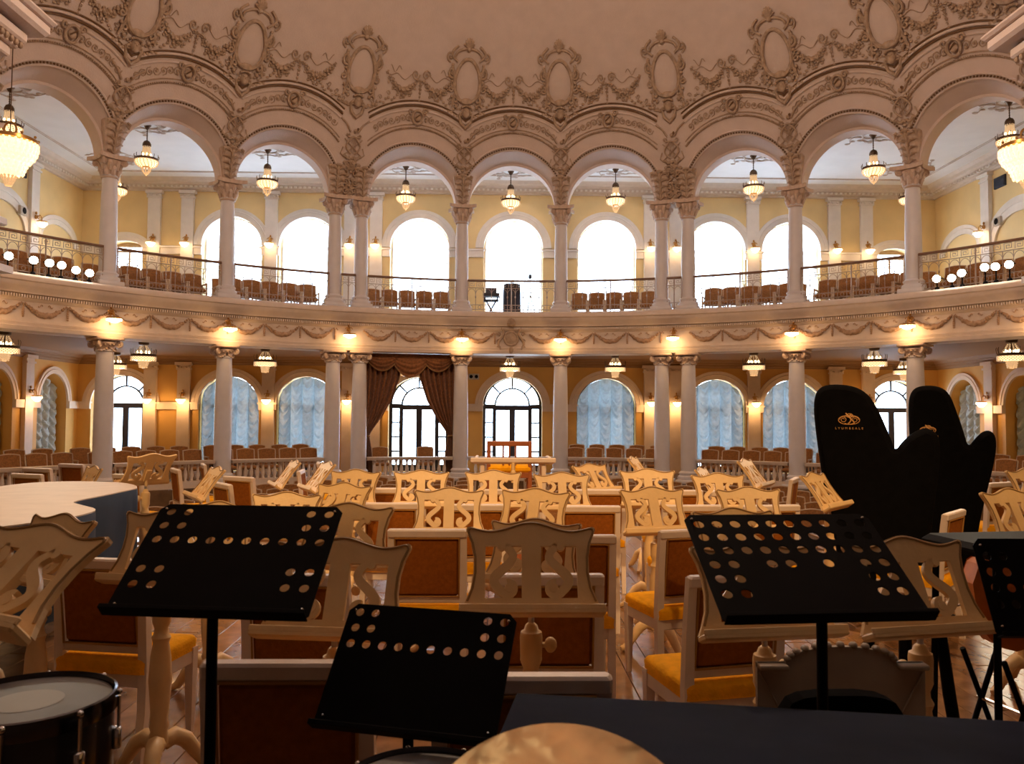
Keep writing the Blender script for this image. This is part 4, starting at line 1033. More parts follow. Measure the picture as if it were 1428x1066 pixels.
for b in BAYS:
    if b != 0:
        seats_on_arc(14.35, Z_BAL, b-5.3, b+5.3, 5, 'brown front gallery seat, %s from the middle in its bay, %s', 'front seats of the upper gallery')
        if abs(b) > 20: seats_on_arc(15.6, Z_BAL+.15, b-5.3, b+5.3, 5, 'brown second-row gallery seat, %s from the middle in its bay, %s', 'second row of the upper gallery')
    if b == 0: continue
    if b == -12.8:
        seats_on_arc(14.6, Z_PER, b-4.2, b-1.6, 1, 'brown plush seat behind the parapet at the outer edge of the brown curtain', 'seats behind the brown curtain'); seats_on_arc(14.6, Z_PER, b+1.2, b+3.9, 1, 'brown plush seat behind the parapet before the curtained glass door', 'seats behind the brown curtain'); continue
    seats_on_arc(14.4, Z_PER, b-5.9, b+5.9, 5, 'brown front parapet seat, %s from the middle in its bay, %s', 'front seats behind the parapet')
    seats_on_arc(15.6, Z_PER+.06, b-5.9, b+5.9, 5, 'brown second-row parapet seat, %s from the middle in its bay, %s', 'second row behind the parapet')
ny = 0
for k, y in enumerate((15.2, 16.5, 17.8, 19.1, 20.4, 21.7, 22.9)):
    hw = min(7.0, math.sqrt(max(0, 12.7**2-(y-CY)**2))-.5); n = int(hw/.62)
    for i in range(-n, n+1):
        if i == 0: continue
        thing('theatre_seat', 'brown plush stalls seat, %s row from the stage, %s from the aisle, %s' % (ORD[k+1], ORD[abs(i)], side_of(i)), 'seat', SEAT, (i*.62, y, Z_HALL), 0, 'stalls seats')
# ================================================================== STAGE PORTAL
for sg in (-1, 1):
    xe = -7.10 if sg < 0 else 6.98          # tip of the cornice
    c = xe+sg*1.15; y = 10.9; parts = []
    mb = MB(); mb.box((0, 0, 1.7), (1.0, 1.0, 3.8)); mb.box((0, 0, 3.58), (1.5, 1.5, .10)); mb.box((0, 0, 3.68), (1.72, 1.72, .10)); parts.append(('pier', mb.mesh('pier', M_COLUMN)))
    mb = MB(); mb.cbox((0, 0, 4.01), (1.46, 1.46, .58), .02); mb.cbox((0, 0, 4.36), (1.60, 1.60, .12), .02); parts.append(('pedestal', mb.mesh('pedestal', M_COLUMN)))
    mb = MB(); mb.lathe([(.43, 4.40), (.44, 4.52), (.40, 4.60), (.38, 4.66), (.37, 5.4), (.34, 6.1), (.36, 6.13), (.34, 6.16)], 28); parts.append(('column_shaft', mb.mesh('column_shaft', M_COLUMN)))
    mb = MB(); mb.lathe([(.34, 6.15), (.36, 6.35), (.50, 6.6)], 20)
    for row in range(2):
        for k in range(10):
            a = 2*PI*(k+.5*row)/10; d = Vector((math.cos(a), math.sin(a), 0)); z = 6.17+.18*row
            mb.tube([d*.36+Vector((0, 0, z)), d*.42+Vector((0, 0, z+.18)), d*.55+Vector((0, 0, z+.26)), d*.56+Vector((0, 0, z+.18))], [.07, .08, .06, .03], 6)
    for k in range(4):
        a = PI/4+PI/2*k; d = Vector((math.cos(a), math.sin(a), 0)); volute(mb, d*.72+Vector((0, 0, 6.60)), .14, d.cross(Vector((0, 0, 1))), .10)
    mb.cbox((0, 0, 6.72), (1.25, 1.25, .10), .03); parts.append(('capital', mb.mesh('capital', M_CAPITAL)))
    mb = MB(); mb.cbox((0, 0, 6.84), (1.55, 1.55, .16), .02); mb.cbox((0, 0, 6.96), (1.70, 1.70, .10), .02); mb.cbox((0, 0, 7.09), (1.86, 1.86, .16), .03); mb.cbox((0, 0, 7.30), (2.30, 2.30, .20), .05); mb.cbox((0, 0, 7.44), (2.42, 2.42, .10), .04); mb.cbox((sg*.3, 0, 8.5), (1.3, 1.3, 2.1), .03)
    ent = mb.mesh('entablature', M_PLASTER)
    mb = MB()
    for i in range(16):
        for q in (0, 1):
            t = -.84+.112*i; px_, py_ = (t, -.87) if q == 0 else (-sg*.87, t); mb.ball((px_, py_, 6.97), (.045, .045, .055), 6, 4)
    parts.append(('entablature', ent, [('egg_moulding', mb.mesh('egg_moulding', M_ORN))]))
    thing('portal_column', 'big portal column with projecting cornice beside the stage, %s' % ('piano side' if sg < 0 else 'harp side'), 'column', parts, (c, y, 0))
    w = MB(); x0, x1 = c+sg*.5, sg*(XW+.3); w.box(((x0+x1)/2, 10.6, 4.4), (abs(x1-x0), .4, 10.5)); struct('wall_portal_'+('left' if sg < 0 else 'right'), w.mesh('wall_portal', M_PLASTER))

# ================================================================== CHAIRS
def chair_kit():
    mb = MB(); x = .215
    def rearleg(sg):
        m = MB(); ps = [(-.235, 0, .018), (-.205, .25, .021), (-.20, .46, .022), (-.215, .70, .021), (-.245, .95, .019)]; vs = []; fs = []
        for yy, z, h in ps: vs += [(sg*x-h, yy-h, z), (sg*x+h, yy-h, z), (sg*x+h, yy+h, z), (sg*x-h, yy+h, z)]
        for k in range(4):
            for i in range(4): fs.append((k*4+i, k*4+(i+1) % 4, k*4+4+(i+1) % 4, k*4+4+i))
        fs += [(3, 2, 1, 0), (16, 17, 18, 19)]; m.add(vs, fs, False); return m.mesh('leg', M_CHAIR)
    def frontleg(sg):
        m = MB(); vs = []
        for z, h in ((0, .014), (.12, .018), (.44, .024)): vs += [(sg*.215-h, .20-h, z), (sg*.215+h, .20-h, z), (sg*.215+h, .20+h, z), (sg*.215-h, .20+h, z)]
        fs = [(k*4+i, k*4+(i+1) % 4, k*4+4+(i+1) % 4, k*4+4+i) for k in range(2) for i in range(4)]+[(3, 2, 1, 0), (8, 9, 10, 11)]; m.add(vs, fs, False); return m.mesh('leg', M_CHAIR)
    L = [('leg', rearleg(1)), ('leg', rearleg(-1)), ('leg', frontleg(1)), ('leg', frontleg(-1))]
    m = MB(); m.cbox((0, -.20, .395), (.42, .035, .07), .005); m.cbox((0, .20, .395), (.42, .035, .07), .005)
    for sg in (1, -1): m.cbox((sg*.215, 0, .395), (.035, .38, .07), .005)
    L.append(('seat_rail', m.mesh('seat_rail', M_CHAIR)))
    m = MB(); rows = []
    for q, (k, z) in enumerate(((.0, .425), (.01, .445), (.0, .475), (.05, .493), (.2, .503))):
        w, d = .235*(1-k*.9), .235*(1-k*.9); n = 6; lp = []
        for cx_, cy_, a in ((w-.03, d-.03, 0), (-w+.03, d-.03, 90), (-w+.03, -d+.03, 180), (w-.03, -d+.03, 270)):
            for j in range(4): an = math.radians(a+30*j); lp.append((cx_+.03*math.cos(an), cy_+.03*math.sin(an), z))
        rows.append(lp+[lp[0]])
    m.grid(rows); k0 = len(m.v); m.v.append((0, 0, .506)); top = list(range(k0-17, k0-1)); m.f += [(top[i], top[(i+1) % 16], k0) for i in range(16)]; m.sm += [True]*16
    L.append(('seat_cushion', m.mesh('seat_cushion', M_SEAT)))
    tilt = Matrix.Translation((0, -.222, .72)) @ Matrix.Rotation(math.radians(7), 4, 'X')
    m = MB(); m.cbox((0, 0, .215), (.47, .045, .05), .008, tilt); fr = m.mesh('top_rail', M_CHAIR); m = MB(); m.cbox((0, 0, -.185), (.40, .03, .045), .006, tilt); fr2 = m.mesh('lower_rail', M_CHAIR)
    m = MB(); m.cbox((0, 0, .012), (.375, .036, .345), .014, tilt); pn = m.mesh('back_panel', M_UPH)
    m = MB()
    for yy in (-.02, .02): m.tube([tilt @ Vector((u, yy, v)) for u, v in ((-.19, -.163), (.19, -.163), (.19, .188), (-.19, .188))], .007, 5, closed=True)
    L += [('top_rail', fr), ('lower_rail', fr2), ('back_panel', pn, [('piping', m.mesh('piping', M_PIPING))])]
    return L
CHAIR = chair_kit()
def chair(px, py, yaw, lb='cream framed orchestra chair with brown back and gold seat among the stands', h=.95, grp='orchestra chairs'):
    p = atz(px, py, h)
    a = math.radians(yaw); bx, by = math.sin(a)*.245, -math.cos(a)*.245      # the top rail sits behind the seat centre
    thing('orchestra_chair', lb, 'chair', CHAIR, (p.x-bx, p.y-by, 0), a, grp)
rows_ = (('nearest the conductor', [(541, 682, 0), (624, 684, 0), (704, 684, 0), (838, 684, 0), (945, 685, 2), (1025, 686, 6)]), ('second from the conductor', [(545, 703, 0), (665, 705, 0), (822, 707, 0), (965, 706, 4), (1075, 706, 8)]), ('third from the conductor', [(596, 740, 0), (802, 748, 0)]))
for w_, lst in rows_:
    for k, c in enumerate(lst): chair(*c, 'cream framed orchestra chair, row %s, %s counted from the piano side' % (w_, ORD[k+1]), grp='chairs in the middle rows')
for k, c in enumerate(((100, 648, -24), (52, 654, -22), (38, 662, -22), (178, 663, -28), (333, 666, -32))): chair(*c, ['cream framed chair beyond the piano, beside the small-looking lyre stand', 'cream framed chair beyond the piano, behind another chair of its kind', 'cream framed chair beyond the piano, standing before another of its kind', 'cream framed chair at the blue end of the covered piano', 'cream framed chair beyond the first black stand, half turned away'][k], grp='chairs beyond the piano')
for k, c in enumerate(((245, 655, -58), (284, 648, -66), (310, 675, -52), (420, 657, -84), (444, 646, -78))): chair(*c, 'cream framed chair turned sideways near the stage edge, %s counted from the piano' % ORD[k+1], grp='chairs turned sideways on the piano side')
for k, c in enumerate(((1107, 668, 62), (1396, 674, 28), (1330, 715, 46))): chair(*c, ['cream framed chair turned sideways on the middle side of the harps', 'cream framed chair beyond the harps by the parapet', 'cream framed chair turned sideways before the harps, beside the instrument case'][k], grp='chairs turned sideways beside the harps')
chair(766, 803, 0, 'cream framed chair right behind the big middle lyre stand', grp='chairs in the front rows')
chair(402, 926, 0, 'cream framed chair with pale top rail behind the black stand post', grp='chairs in the front rows')
chair(728, 944, 0, 'cream framed chair with its top rail showing beside the lower black stand', grp='chairs in the front rows')
chair(412, 803, -6, 'cream framed chair half hidden by the first perforated black stand, piano side', grp='chairs in the front rows')
chair(139, 781, -10, 'cream framed chair under the large tilted lyre stand by the drum', grp='chairs in the front rows')
chair(968, 740, 17, 'cream framed chair turned to the middle, its gold seat showing, farther of two', grp='chairs in the front rows')
chair(1028, 803, 13, 'cream framed chair turned to the middle, gold seat showing, beside the navy cover', grp='chairs in the front rows')

# ================================================================== WOODEN MUSIC STANDS
def stand_kit():
    H = .345
    def top(t): return .297+.040*math.exp(-(t/.42)**2)+.016*max(0, (abs(t)-.62)/.32)**1.5
    side = [(.262, 0), (.246, .03), (.226, .08), (.216, .14), (.217, .2), (.228, .255), (.240, .285), (.246, .300), (.244, .311), (.236, .315)]
    upper = [(x, top(x/.24)) for x in np.linspace(.225, -.225, 25)]
    lp = side+upper+[(-x, y) for x, y in side[::-1]]
    hol = [rect(.036, .172, .045, .240), rect(-.172, -.036, .045, .240)]
    f = lambda u, v, n: (u, n, v)
    mb = MB(); mb.plate([lp]+hol, 0, .018, f); desk = mb.mesh('desk', M_STAND)
    mb = MB(); mb.tube([(u*.965, -.001, .004+v*.965) for u, v in lp[1:-1]], .0045, 5); edge = mb.mesh('edge_line', M_STANDEDGE)
    def scroll(sg):
        c = []
        for i in range(31):
            t = i/30; c.append((.104+.036*math.sin(2*PI*(t*.92+.52)), .243-.168*t))
        for i in range(1, 12):
            a = -.35-i/11*4.6; r_ = .030*(1-.45*i/11); c.append((.087+r_*math.cos(a), .085+r_*math.sin(a)))
        m = MB(); P = [Vector((sg*u, .009, v)) for u, v in c]; n = len(P); vs = []; fs = []
        for i in range(n):
            t_ = (P[min(i+1, n-1)]-P[max(i-1, 0)]).normalized(); nn = Vector((-t_.z, 0, t_.x)); w = .013+.004*math.sin(PI*i/n)
            for yy in (-.009, .009): vs += [P[i]+nn*w+Vector((0, yy, 0)), P[i]-nn*w+Vector((0, yy, 0))]
        for i in range(n-1):
            a = 4*i; b = a+4; fs += [(a, a+1, b+1, b), (a+3, a+2, b+2, b+3), (a+2, a, b, b+2), (a+1, a+3, b+3, b+1)]
        k = 4*(n-1); fs += [(0, 2, 3, 1), (k, k+1, k+3, k+2)]
        m.add(vs, fs, False); m.lathe([(.017, -.011), (.019, 0), (.017, .011)], 10, m=Matrix.Translation((sg*.082, .009, .083)) @ Matrix.Rotation(PI/2, 4, 'X')); m.lathe([(.015, -.011), (.017, 0), (.015, .011)], 10, m=Matrix.Translation((sg*.112, .009, .236)) @ Matrix.Rotation(PI/2, 4, 'X'))
        return m.mesh('lyre_scroll', M_STAND)
    mb = MB(); mb.cbox((0, -.025, -.012), (.53, .075, .024), .006); mb.cbox((0, -.058, .002), (.53, .010, .022), .003); ledge = mb.mesh('ledge', M_STAND)
    mb = MB(); mb.tube([(0, 0, 0), (0, 0, 1)], .011, 8); rod = mb.mesh('rod', M_ROD)
    mb = MB(); mb.lathe([(.036, .13), (.050, .14), (.046, .16), (.036, .19), (.043, .21), (.036, .23), (.042, .30), (.050, .38), (.044, .47), (.034, .52), (.042, .54), (.032, .555), (.029, .575), (.041, .60), (.040, .61), (.042, .67), (.039, .685), (.028, .69), (.022, .705), (.013, .712)], 14); colm = mb.mesh('turned_column', M_STAND)
    mb = MB(); mb.tube([(.02, 0, .645), (.055, 0, .645)], .009, 6); mb.ball((.072, 0, .645), .024, 9, 7); knob = mb.mesh('knob', M_STAND)
    mb = MB(); pts = [(0, -.02, .17), (0, -.07, .19), (0, -.12, .16), (0, -.17, .09), (0, -.21, .035), (0, -.245, .02), (0, -.255, .035)]; mb.tube(pts, [.038, .040, .036, .030, .026, .022, .008], 8); leg = mb.mesh('leg', M_STAND)
    mb = MB(); mb.box((0, .028, .10), (.05, .022, .12)); mb.tube([(0, .02, .06), (0, .06, .0)], .014, 6); br = mb.mesh('tilt_bracket', M_STAND)
    mb = MB(); mb.plate([[(-.11, 0), (.11, 0), (.11, .16), (-.11, .16)]], -.004, -.001, f); pap = mb.mesh('sheet_music', M_PAPER)
    return dict(desk=desk, edge=edge, s1=scroll(1), s2=scroll(-1), ledge=ledge, rod=rod, col=colm, knob=knob, leg=leg, br=br, pap=pap)
SK = stand_kit()
def mstand(px, py, wpx, yaw, lb, grp=None, d=None, tilt=24, side=1, rollz=0):
    """px,py: crest of the desk; its distance from the desk's usual width (0.50 m) or given"""
    a = math.radians(yaw); t = math.radians(tilt)
    Y = d if d else .51*math.cos(a)*FPX/wpx
    p = at(px, py, Y); zt = p.z; zb = zt-.337*math.cos(t)
    back = Vector((-math.sin(a), math.cos(a), 0))*.337*math.sin(t)
    x, y = p.x-back.x, p.y-back.y            # foot of the desk
    e = tag(link('music_stand', None, loc=(x, y, 0), rotz=a), lb, 'music stand', grp); e.empty_display_size = .1
    dk = link('desk', SK['desk'], e, (0, 0, zb), rot=(-t, math.radians(rollz), 0))
    for n_, m_ in (('edge_line', 'edge'), ('lyre_scroll', 's1'), ('lyre_scroll', 's2'), ('tilt_bracket', 'br')): link(n_, SK[m_], dk)
    link('ledge', SK['ledge'], e, (0, 0, zb), rot=(-t, math.radians(rollz), 0))
    k = (zb-.055)/.712; yo = .045
    link('rod', SK['rod'], e, (0, yo, .69*k), scale=(1, 1, max(.03, zb+.01-.69*k)))
    c_ = link('turned_column', SK['col'], e, (0, yo, 0), scale=(1, 1, k)); link('knob', SK['knob'], c_, scale=(side, 1, 1))
    for q in range(3): link('leg', SK['leg'], e, (0, yo, 0), rotz=2*PI*q/3+.4)
    return e
for k, (s, dd) in enumerate((((497, 654, 78, -16), 7.4), ((588, 655, 83, 0), 7.25), ((688, 655, 83, 0), 7.1), ((783, 658, 86, 3), 7.05), ((902, 653, 83, 3), 7.1), ((1000, 659, 84, 8), 7.1))):
    mstand(*s, 'cream lyre-cut music stand, row nearest the conductor, %s counted from the piano side' % ORD[k+1], 'music stands in the middle rows', d=dd)
for k, (s, dd) in enumerate((((482, 672, 74, -26), 6.2), ((627, 679, 103, 0), 5.75), ((748, 680, 96, -22), 5.5), ((908, 678, 97, 12), None), ((1042, 678, 97, 6), None))):
    mstand(*s, 'cream lyre-cut music stand, second row from the conductor, %s counted from the piano side' % ORD[k+1], 'music stands in the middle rows', d=dd)
mstand(740, 727, 184, 0, 'large cream lyre-cut music stand before the brown chair, knob on its post', side=1)
mstand(748, 722, 104, -16, 'cream lyre-cut music stand partly hidden right behind the large middle stand', d=4.35)
mstand(480, 748, 196, -7, 'large cream lyre-cut stand overlapped by the first perforated black stand')
mstand(487, 700, 133, -8, 'cream lyre-cut stand whose crest shows above the large stand by the black one')
mstand(401, 685, 101, -5, 'bright cream lyre-cut stand whose crest peeks over the first black stand')
mstand(307, 698, 112, -10, 'cream lyre-cut stand behind the first black stand, only crest and leg showing', d=4.95)
mstand(246, 708, 146, -12, 'cream lyre-cut stand behind the first black stand, its turned post showing below', d=3.8)
mstand(72, 729, 245, -24, 'large cream lyre-cut stand tilted beside the drum', d=2.38, tilt=48, rollz=2)
mstand(93, 715, 118, -32, 'cream lyre-cut stand just behind the large one beside the drum', d=3.9, tilt=30)
mstand(1020, 707, 124, 10, 'cream lyre-cut stand whose corner shows beside the harp-side black stand')
mstand(1049, 752, 198, 8, 'large cream lyre-cut stand behind the harp-side black stand, chair side', d=3.0, side=1)
mstand(1256, 747, 215, 12, 'large cream lyre-cut stand behind the harp-side black stand, cello side', d=2.95, side=-1)
mstand(1404, 680, 108, 22, 'cream lyre-cut stand turned beside the folded case and cello')
mstand(1430, 652, 80, 20, 'cream lyre-cut stand at the stage edge behind the harps')
mstand(214, 632, 40, -128, 'cream lyre-cut stand with its back and post showing, by the piano', d=7.8, tilt=30)
mstand(133, 649, 44, -48, 'small-looking cream lyre-cut stand behind the covered piano', d=8.6)
for k, (s, dd) in enumerate((((306, 650, 50, -58), 7.4), ((414, 641, 40, -66), 8.6), ((460, 643, 40, -64), 8.0))):
    e = mstand(*s, 'cream music stand seen edge-on with sheet music, %s counted from the piano' % ORD[k+1], 'edge-on music stands on the piano side', d=dd, tilt=36); link('sheet_music', SK['pap'], e, (0, -.07, .80), rot=(-1.45, 0, .1))
for k, (s, dd) in enumerate((((880, 636, 40, 70), 8.8), ((1036, 639, 40, 58), 8.2), ((975, 651, 40, 62), 9.4), ((1130, 658, 50, 48), 6.6))):
    mstand(*s, 'cream music stand slanting edge-on towards the harps, %s' % ['nearest the conductor', 'tall, beside the harp', 'low, half hidden by a crest', 'right beside the black harp cover'][k], 'edge-on music stands on the harp side', d=dd, tilt=36)
mstand(820, 646, 40, 38, 'pale cream music stand leaning sideways beside the conductor desk', d=8.6, tilt=34)

# ================================================================== BLACK PERFORATED STANDS
def black_desk(name, W, H, holes, pitch, x0, z0, r):
    out = [(-W/2+.015, 0), (W/2-.015, 0), (W/2, .015), (W/2, H-.02), (W/2-.02, H), (-W/2+.02, H), (-W/2, H-.02), (-W/2, .015)]
    loops = [out]
    for i, j in holes:
        cx_, cz_ = x0+i*pitch, z0+j*pitch*.98; loops.append([(cx_+r*math.cos(a), cz_+r*math.sin(a)) for a in np.linspace(0, 2*PI, 15)[:-1]])
    mb = MB(); mb.plate(loops, 0, .003, lambda u, v, n: (u, n, v)); return mb.mesh(name, M_BLACK)
def black_stand(lb, base, yaw, tilt, holes, W=.51, H=.36, r=.0125, roll=0, tripod=True):
    pitch = .049*W/.51; me = black_desk('perforated_desk', W, H, holes, pitch, -pitch*4.5, .045, r); a = math.radians(yaw); t = math.radians(tilt)
    e = tag(link('black_stand', None, loc=(base.x, base.y, 0), rotz=a), lb, 'music stand', 'black orchestra stands'); e.empty_display_size = .1
    dk = link('perforated_desk', me, e, (0, 0, base.z), rot=(-t, math.radians(roll), 0))
    mb = MB(); mb.cbox((0, -.014, .001), (W, .032, .004), .001); mb.cbox((0, -.029, .005), (W, .004, .012), .001); link('ledge', mb.mesh('ledge', M_BLACK), dk)
    mb = MB()
    for sx in (-1, 1):
        for zz in (.03, H-.02): mb.ball((sx*(W/2-.02), -.003, zz), .004, 6, 4)
    link('rivet', mb.mesh('rivet', M_CHROME), dk)
    mb = MB(); mb.tube([(0, .05, .12), (0, .05, base.z+.015)], .0135, 10); link('post', mb.mesh('post', M_BLACK), e)
    for q in range(3):
        mb = MB(); an = 2*PI*q/3+.3; mb.tube([(0, .05, .16), (.1*math.sin(an), .05+.1*math.cos(an), .10), (.25*math.sin(an), .05+.25*math.cos(an), .012)], .009, 6); link('leg', mb.mesh('leg', M_BLACK), e)
    return e
R2 = lambda cols, rows: [(i, j) for j in rows for i in cols]
L2c = [0, 1, 8, 9]
h1 = R2(L2c, (6, 5))+R2(range(10), (4,))+R2(L2c, (2, 1))
black_stand('perforated black music stand over lyre stands, piano side, with four hole clusters', at(283, 862, 1.97), -7, 49, h1, r=.0125)
h2 = R2(L2c, (6, 5))+R2(range(10), (4,))
black_stand('perforated black music stand set lowest, beside the cymbal', at(558, 1029, 1.93), -16, 40, h2, W=.455, H=.325, r=.0115)
h3 = R2(range(10), (6, 5, 4))+R2([0, 1, 3, 4, 6, 8, 9], (3,))+R2(L2c, (2, 1))
black_stand('perforated black music stand dotted with six rows of holes, harp side', at(1160, 868, 1.97), 5, 55, h3, W=.535, H=.385, r=.0148)
h4 = R2(L2c, (4, 3, 1))+R2(range(10), (2,))
black_stand('perforated black music stand partly cut off beside the orange cello', at(1512, 890, 2.2), 0, 25, h4, W=.475, H=.275)

# ================================================================== HARPS UNDER COVERS
def harp(outline, d, thick, yaw, lb, emblem, scale_txt=1.0):
    mx = (min(x for x, y in outline)+max(x for x, y in outline))/2
    n0 = ray(mx, 581); n0 = Vector((n0.x, n0.y, 0)).normalized(); ax = Vector((n0.y, -n0.x, 0)); C0 = at(mx, 581, d); C0.z = 0; yaw = -math.degrees(math.atan2(n0.x, n0.y))
    def onp(x, y, off):          # pixel to the harp's own upright plane, off in front of its middle
        v = ray(x, y); t = ((C0-n0*off)-Vector((CX, 0, 0))).dot(n0)/v.dot(n0); q_ = Vector((CX, 0, EYE))+v*t; return ((q_-C0).dot(ax), q_.z)
    pts = [onp(x, y, thick*.25) for x, y in outline]
    # close to the floor, smooth
    def smooth(q, it=2):
        for _ in range(it):
            n = []
            for i in range(len(q)):
                a, b = q[i], q[(i+1) % len(q)]; n += [(a[0]*.75+b[0]*.25, a[1]*.75+b[1]*.25), (a[0]*.25+b[0]*.75, a[1]*.25+b[1]*.75)]
            q = n
        return q
    q = smooth(pts); n = len(q)
    def inset(q, k):
        o = []
        for i in range(n):
            a, b, c = q[i-1], q[i], q[(i+1) % n]; tx, tz = c[0]-a[0], c[1]-a[1]; L_ = math.hypot(tx, tz) or 1; o.append((b[0]+tz/L_*k*ORI, b[1]-tx/L_*k*ORI))
        return o
    area = sum(q[i][0]*q[(i+1) % n][1]-q[(i+1) % n][0]*q[i][1] for i in range(n)); ORI = -1 if area > 0 else 1
    mb = MB(); rows = []
    for k, yy in ((.045, -thick/2), (.018, -thick/2+.02), (0, -thick/2+.07), (0, thick/2-.07), (.018, thick/2-.02), (.045, thick/2)):
        r_ = [(u, yy, 0 if v < .13 else v) for u, v in inset(q, k)]; rows.append(r_+[r_[0]])
    mb.grid(rows)
    for yy, fl in ((-thick/2, 0), (thick/2, 1)):
        lp = inset(q, .045); tri = tessellate_polygon([[Vector((u, v, 0)) for u, v in lp]]); k0 = len(mb.v); mb.v += [(u, yy, 0 if v < .13 else v) for u, v in lp]; mb.f += [tuple(i+k0 for i in t) for t in tri]; mb.sm += [False]*len(tri)
    cover = mb.mesh('fabric_cover', M_BLACKCLOTH)
    ex, ez = onp(*emblem, thick/2); yy = -thick/2-.004
    mb = MB(); S = .085*scale_txt
    for k in range(2):
        sg = 1-2*k; mb.tube([(ex+sg*S*(.15+.85*math.cos(t)), yy, ez+S*.45*math.sin(t)) for t in np.linspace(-2.3, 2.4, 24)], .0035, 5)
        mb.tube([(ex+sg*S*(.55+.35*math.cos(t)*(1-t/14)), yy, ez+S*(.02+.32*math.sin(t)*(1-t/14))) for t in np.linspace(0, 9, 26)], .003, 5)
    mb.tube([(ex-S*.1+S*.28*math.sin(4*t), yy, ez-S*.4+S*1.1*t) for t in np.linspace(0, 1, 16)], .006, 5)
    mb.tube([(ex+S*.25+S*.22*math.sin(5*t+1), yy, ez-S*.4+S*1.0*t) for t in np.linspace(0, 1, 16)], .006, 5)
    mb.tube([(ex+S*.05+S*.3*math.cos(t), yy, ez+S*.45+S*.18*math.sin(t)) for t in np.linspace(0, 6.2, 16)], .004, 5)
    mono = mb.mesh('gold_monogram', M_GOLDPRINT)
    fc = bpy.data.curves.new('lettering', 'FONT'); fc.body = 'LYUMBEALE'; fc.size = .027*scale_txt; fc.align_x = 'CENTER'; fc.space_character = 1.75; fc.extrude = .001
    to = bpy.data.objects.new('tmp', fc); COL.objects.link(to); me = bpy.data.meshes.new_from_object(to.evaluated_get(bpy.context.evaluated_depsgraph_get())); bpy.data.objects.remove(to); me.materials.clear(); me.materials.append(M_GOLDPRINT)
    mb = MB()
    for sx in (-.30, .30): mb.cbox((sx, 0, .025), (.12, thick*.8, .05), .01)
    thing('covered_harp', lb, 'harp', [('fabric_cover', cover, [('gold_monogram', mono), ('gold_lettering', me, {'loc': (ex, yy, ez-S*.95), 'rot': (PI/2, 0, 0)})])], (C0.x, C0.y, 0), math.radians(yaw))
harp([(1137, 600), (1134, 566), (1138, 545), (1152, 536), (1186, 537), (1208, 547), (1222, 566), (1234, 592), (1243, 614), (1249, 630), (1258, 617), (1272, 605), (1286, 598), (1297, 598), (1310, 608), (1312, 640), (1304, 700), (1296, 770), (1292, 838), (1230, 841), (1175, 838), (1166, 760), (1152, 700), (1144, 650)], 7.0, .24, 0, 'taller-looking harp under a black cover with gold monogram and lettering', (1184, 586))
harp([(1268, 610), (1266, 565), (1270, 546), (1282, 538), (1308, 538), (1324, 548), (1334, 574), (1344, 602), (1350, 625), (1360, 612), (1372, 601), (1383, 601), (1390, 612), (1388, 640), (1378, 680), (1368, 720), (1360, 770), (1356, 830), (1320, 835), (1280, 830), (1274, 700)], 7.7, .24, 0, 'harp under a black cover behind the other, its gold monogram half hidden', (1294, 600), .8)

# ================================================================== COVERED GRAND PIANO
zt = 1.0
def plan(pts, z): return [atz(x, y, z) for x, y in pts]
edge = [(-170, 700), (-40, 684), (40, 673), (110, 671), (172, 673), (190, 677), (192, 681), (182, 683), (150, 690), (98, 700), (112, 704), (140, 711), (100, 722), (-40, 740), (-170, 745)]
pl = [(p.x, p.y) for p in plan(edge, zt)]
def smooth2(q, it=2):
    for _ in range(it):
        n = []
        for i in range(len(q)):
            a, b = q[i], q[(i+1) % len(q)]; n += [(a[0]*.78+b[0]*.22, a[1]*.78+b[1]*.22), (a[0]*.22+b[0]*.78, a[1]*.22+b[1]*.78)]
        q = n
    return q
pl = smooth2(pl, 2); cxp = sum(p[0] for p in pl)/len(pl); cyp = sum(p[1] for p in pl)/len(pl); n = len(pl)
mb = MB(); mb.plate([[(x-cxp, y-cyp) for x, y in pl]], zt-.03, zt, lambda u, v, q: (u, v, q)); top_me = mb.mesh('cover_top', M_PIANOTOP)
mb = MB(); rows = []
for z, k in ((zt-.008, 1.004), (zt-.05, 1.012), (zt-.30, 1.014), (zt-.6, 1.02)):
    r_ = [((x-cxp)*k+(.012*math.sin(i*1.7) if z < zt-.1 else 0), (y-cyp)*k+(.012*math.cos(i*2.3) if z < zt-.1 else 0), z) for i, (x, y) in enumerate(pl)]; rows.append(r_+[r_[0]])
mb.grid(rows); skirt = mb.mesh('cover_skirt', M_BLUE)
mb = MB()
for lx, ly in ((-.6, -.5), (.35, .5), (-.6, .6)): mb.lathe([(.05, 0), (.06, .05), (.05, .2), (.075, .45)], 12, (lx, ly, 0))
thing('grand_piano', 'grand piano under a blue cover with tan top', 'piano', [('cover_top', top_me), ('cover_skirt', skirt), ('leg', mb.mesh('leg', M_EBONY))], (cxp, cyp, 0))

# ================================================================== CONDUCTOR'S PLACE
Yc = 9.4; pA, pB = at(665, 641, Yc-.95), at(765, 641, Yc-.95); wt = pB.x-pA.x; zt = pA.z; xc = (pA.x+pB.x)/2
mb = MB(); mb.cbox((0, 0, .13), (1.2, 1.0, .26), .01); tag(link('podium', mb.mesh('podium', M_REDWOOD), loc=(xc, Yc+.1, 0)), 'low dark red wooden podium under the conductor chair', 'podium')
mb = MB(); mb.cbox((0, 0, zt-.02), (wt+.08, .42, .03), .008); mb.cbox((0, -.22, zt+.005), (wt+.12, .03, .05), .008)
for sx in (-1, 1): mb.cbox((sx*wt/2, 0, zt+.01), (.03, .42, .05), .006)
tp = mb.mesh('desk_top', M_CHAIR); mb = MB()
for sx in (-1, 1):
    for sy in (-1, 1): mb.cbox((sx*(wt/2-.06), sy*.16, zt/2-.02), (.045, .045, zt-.04), .006)
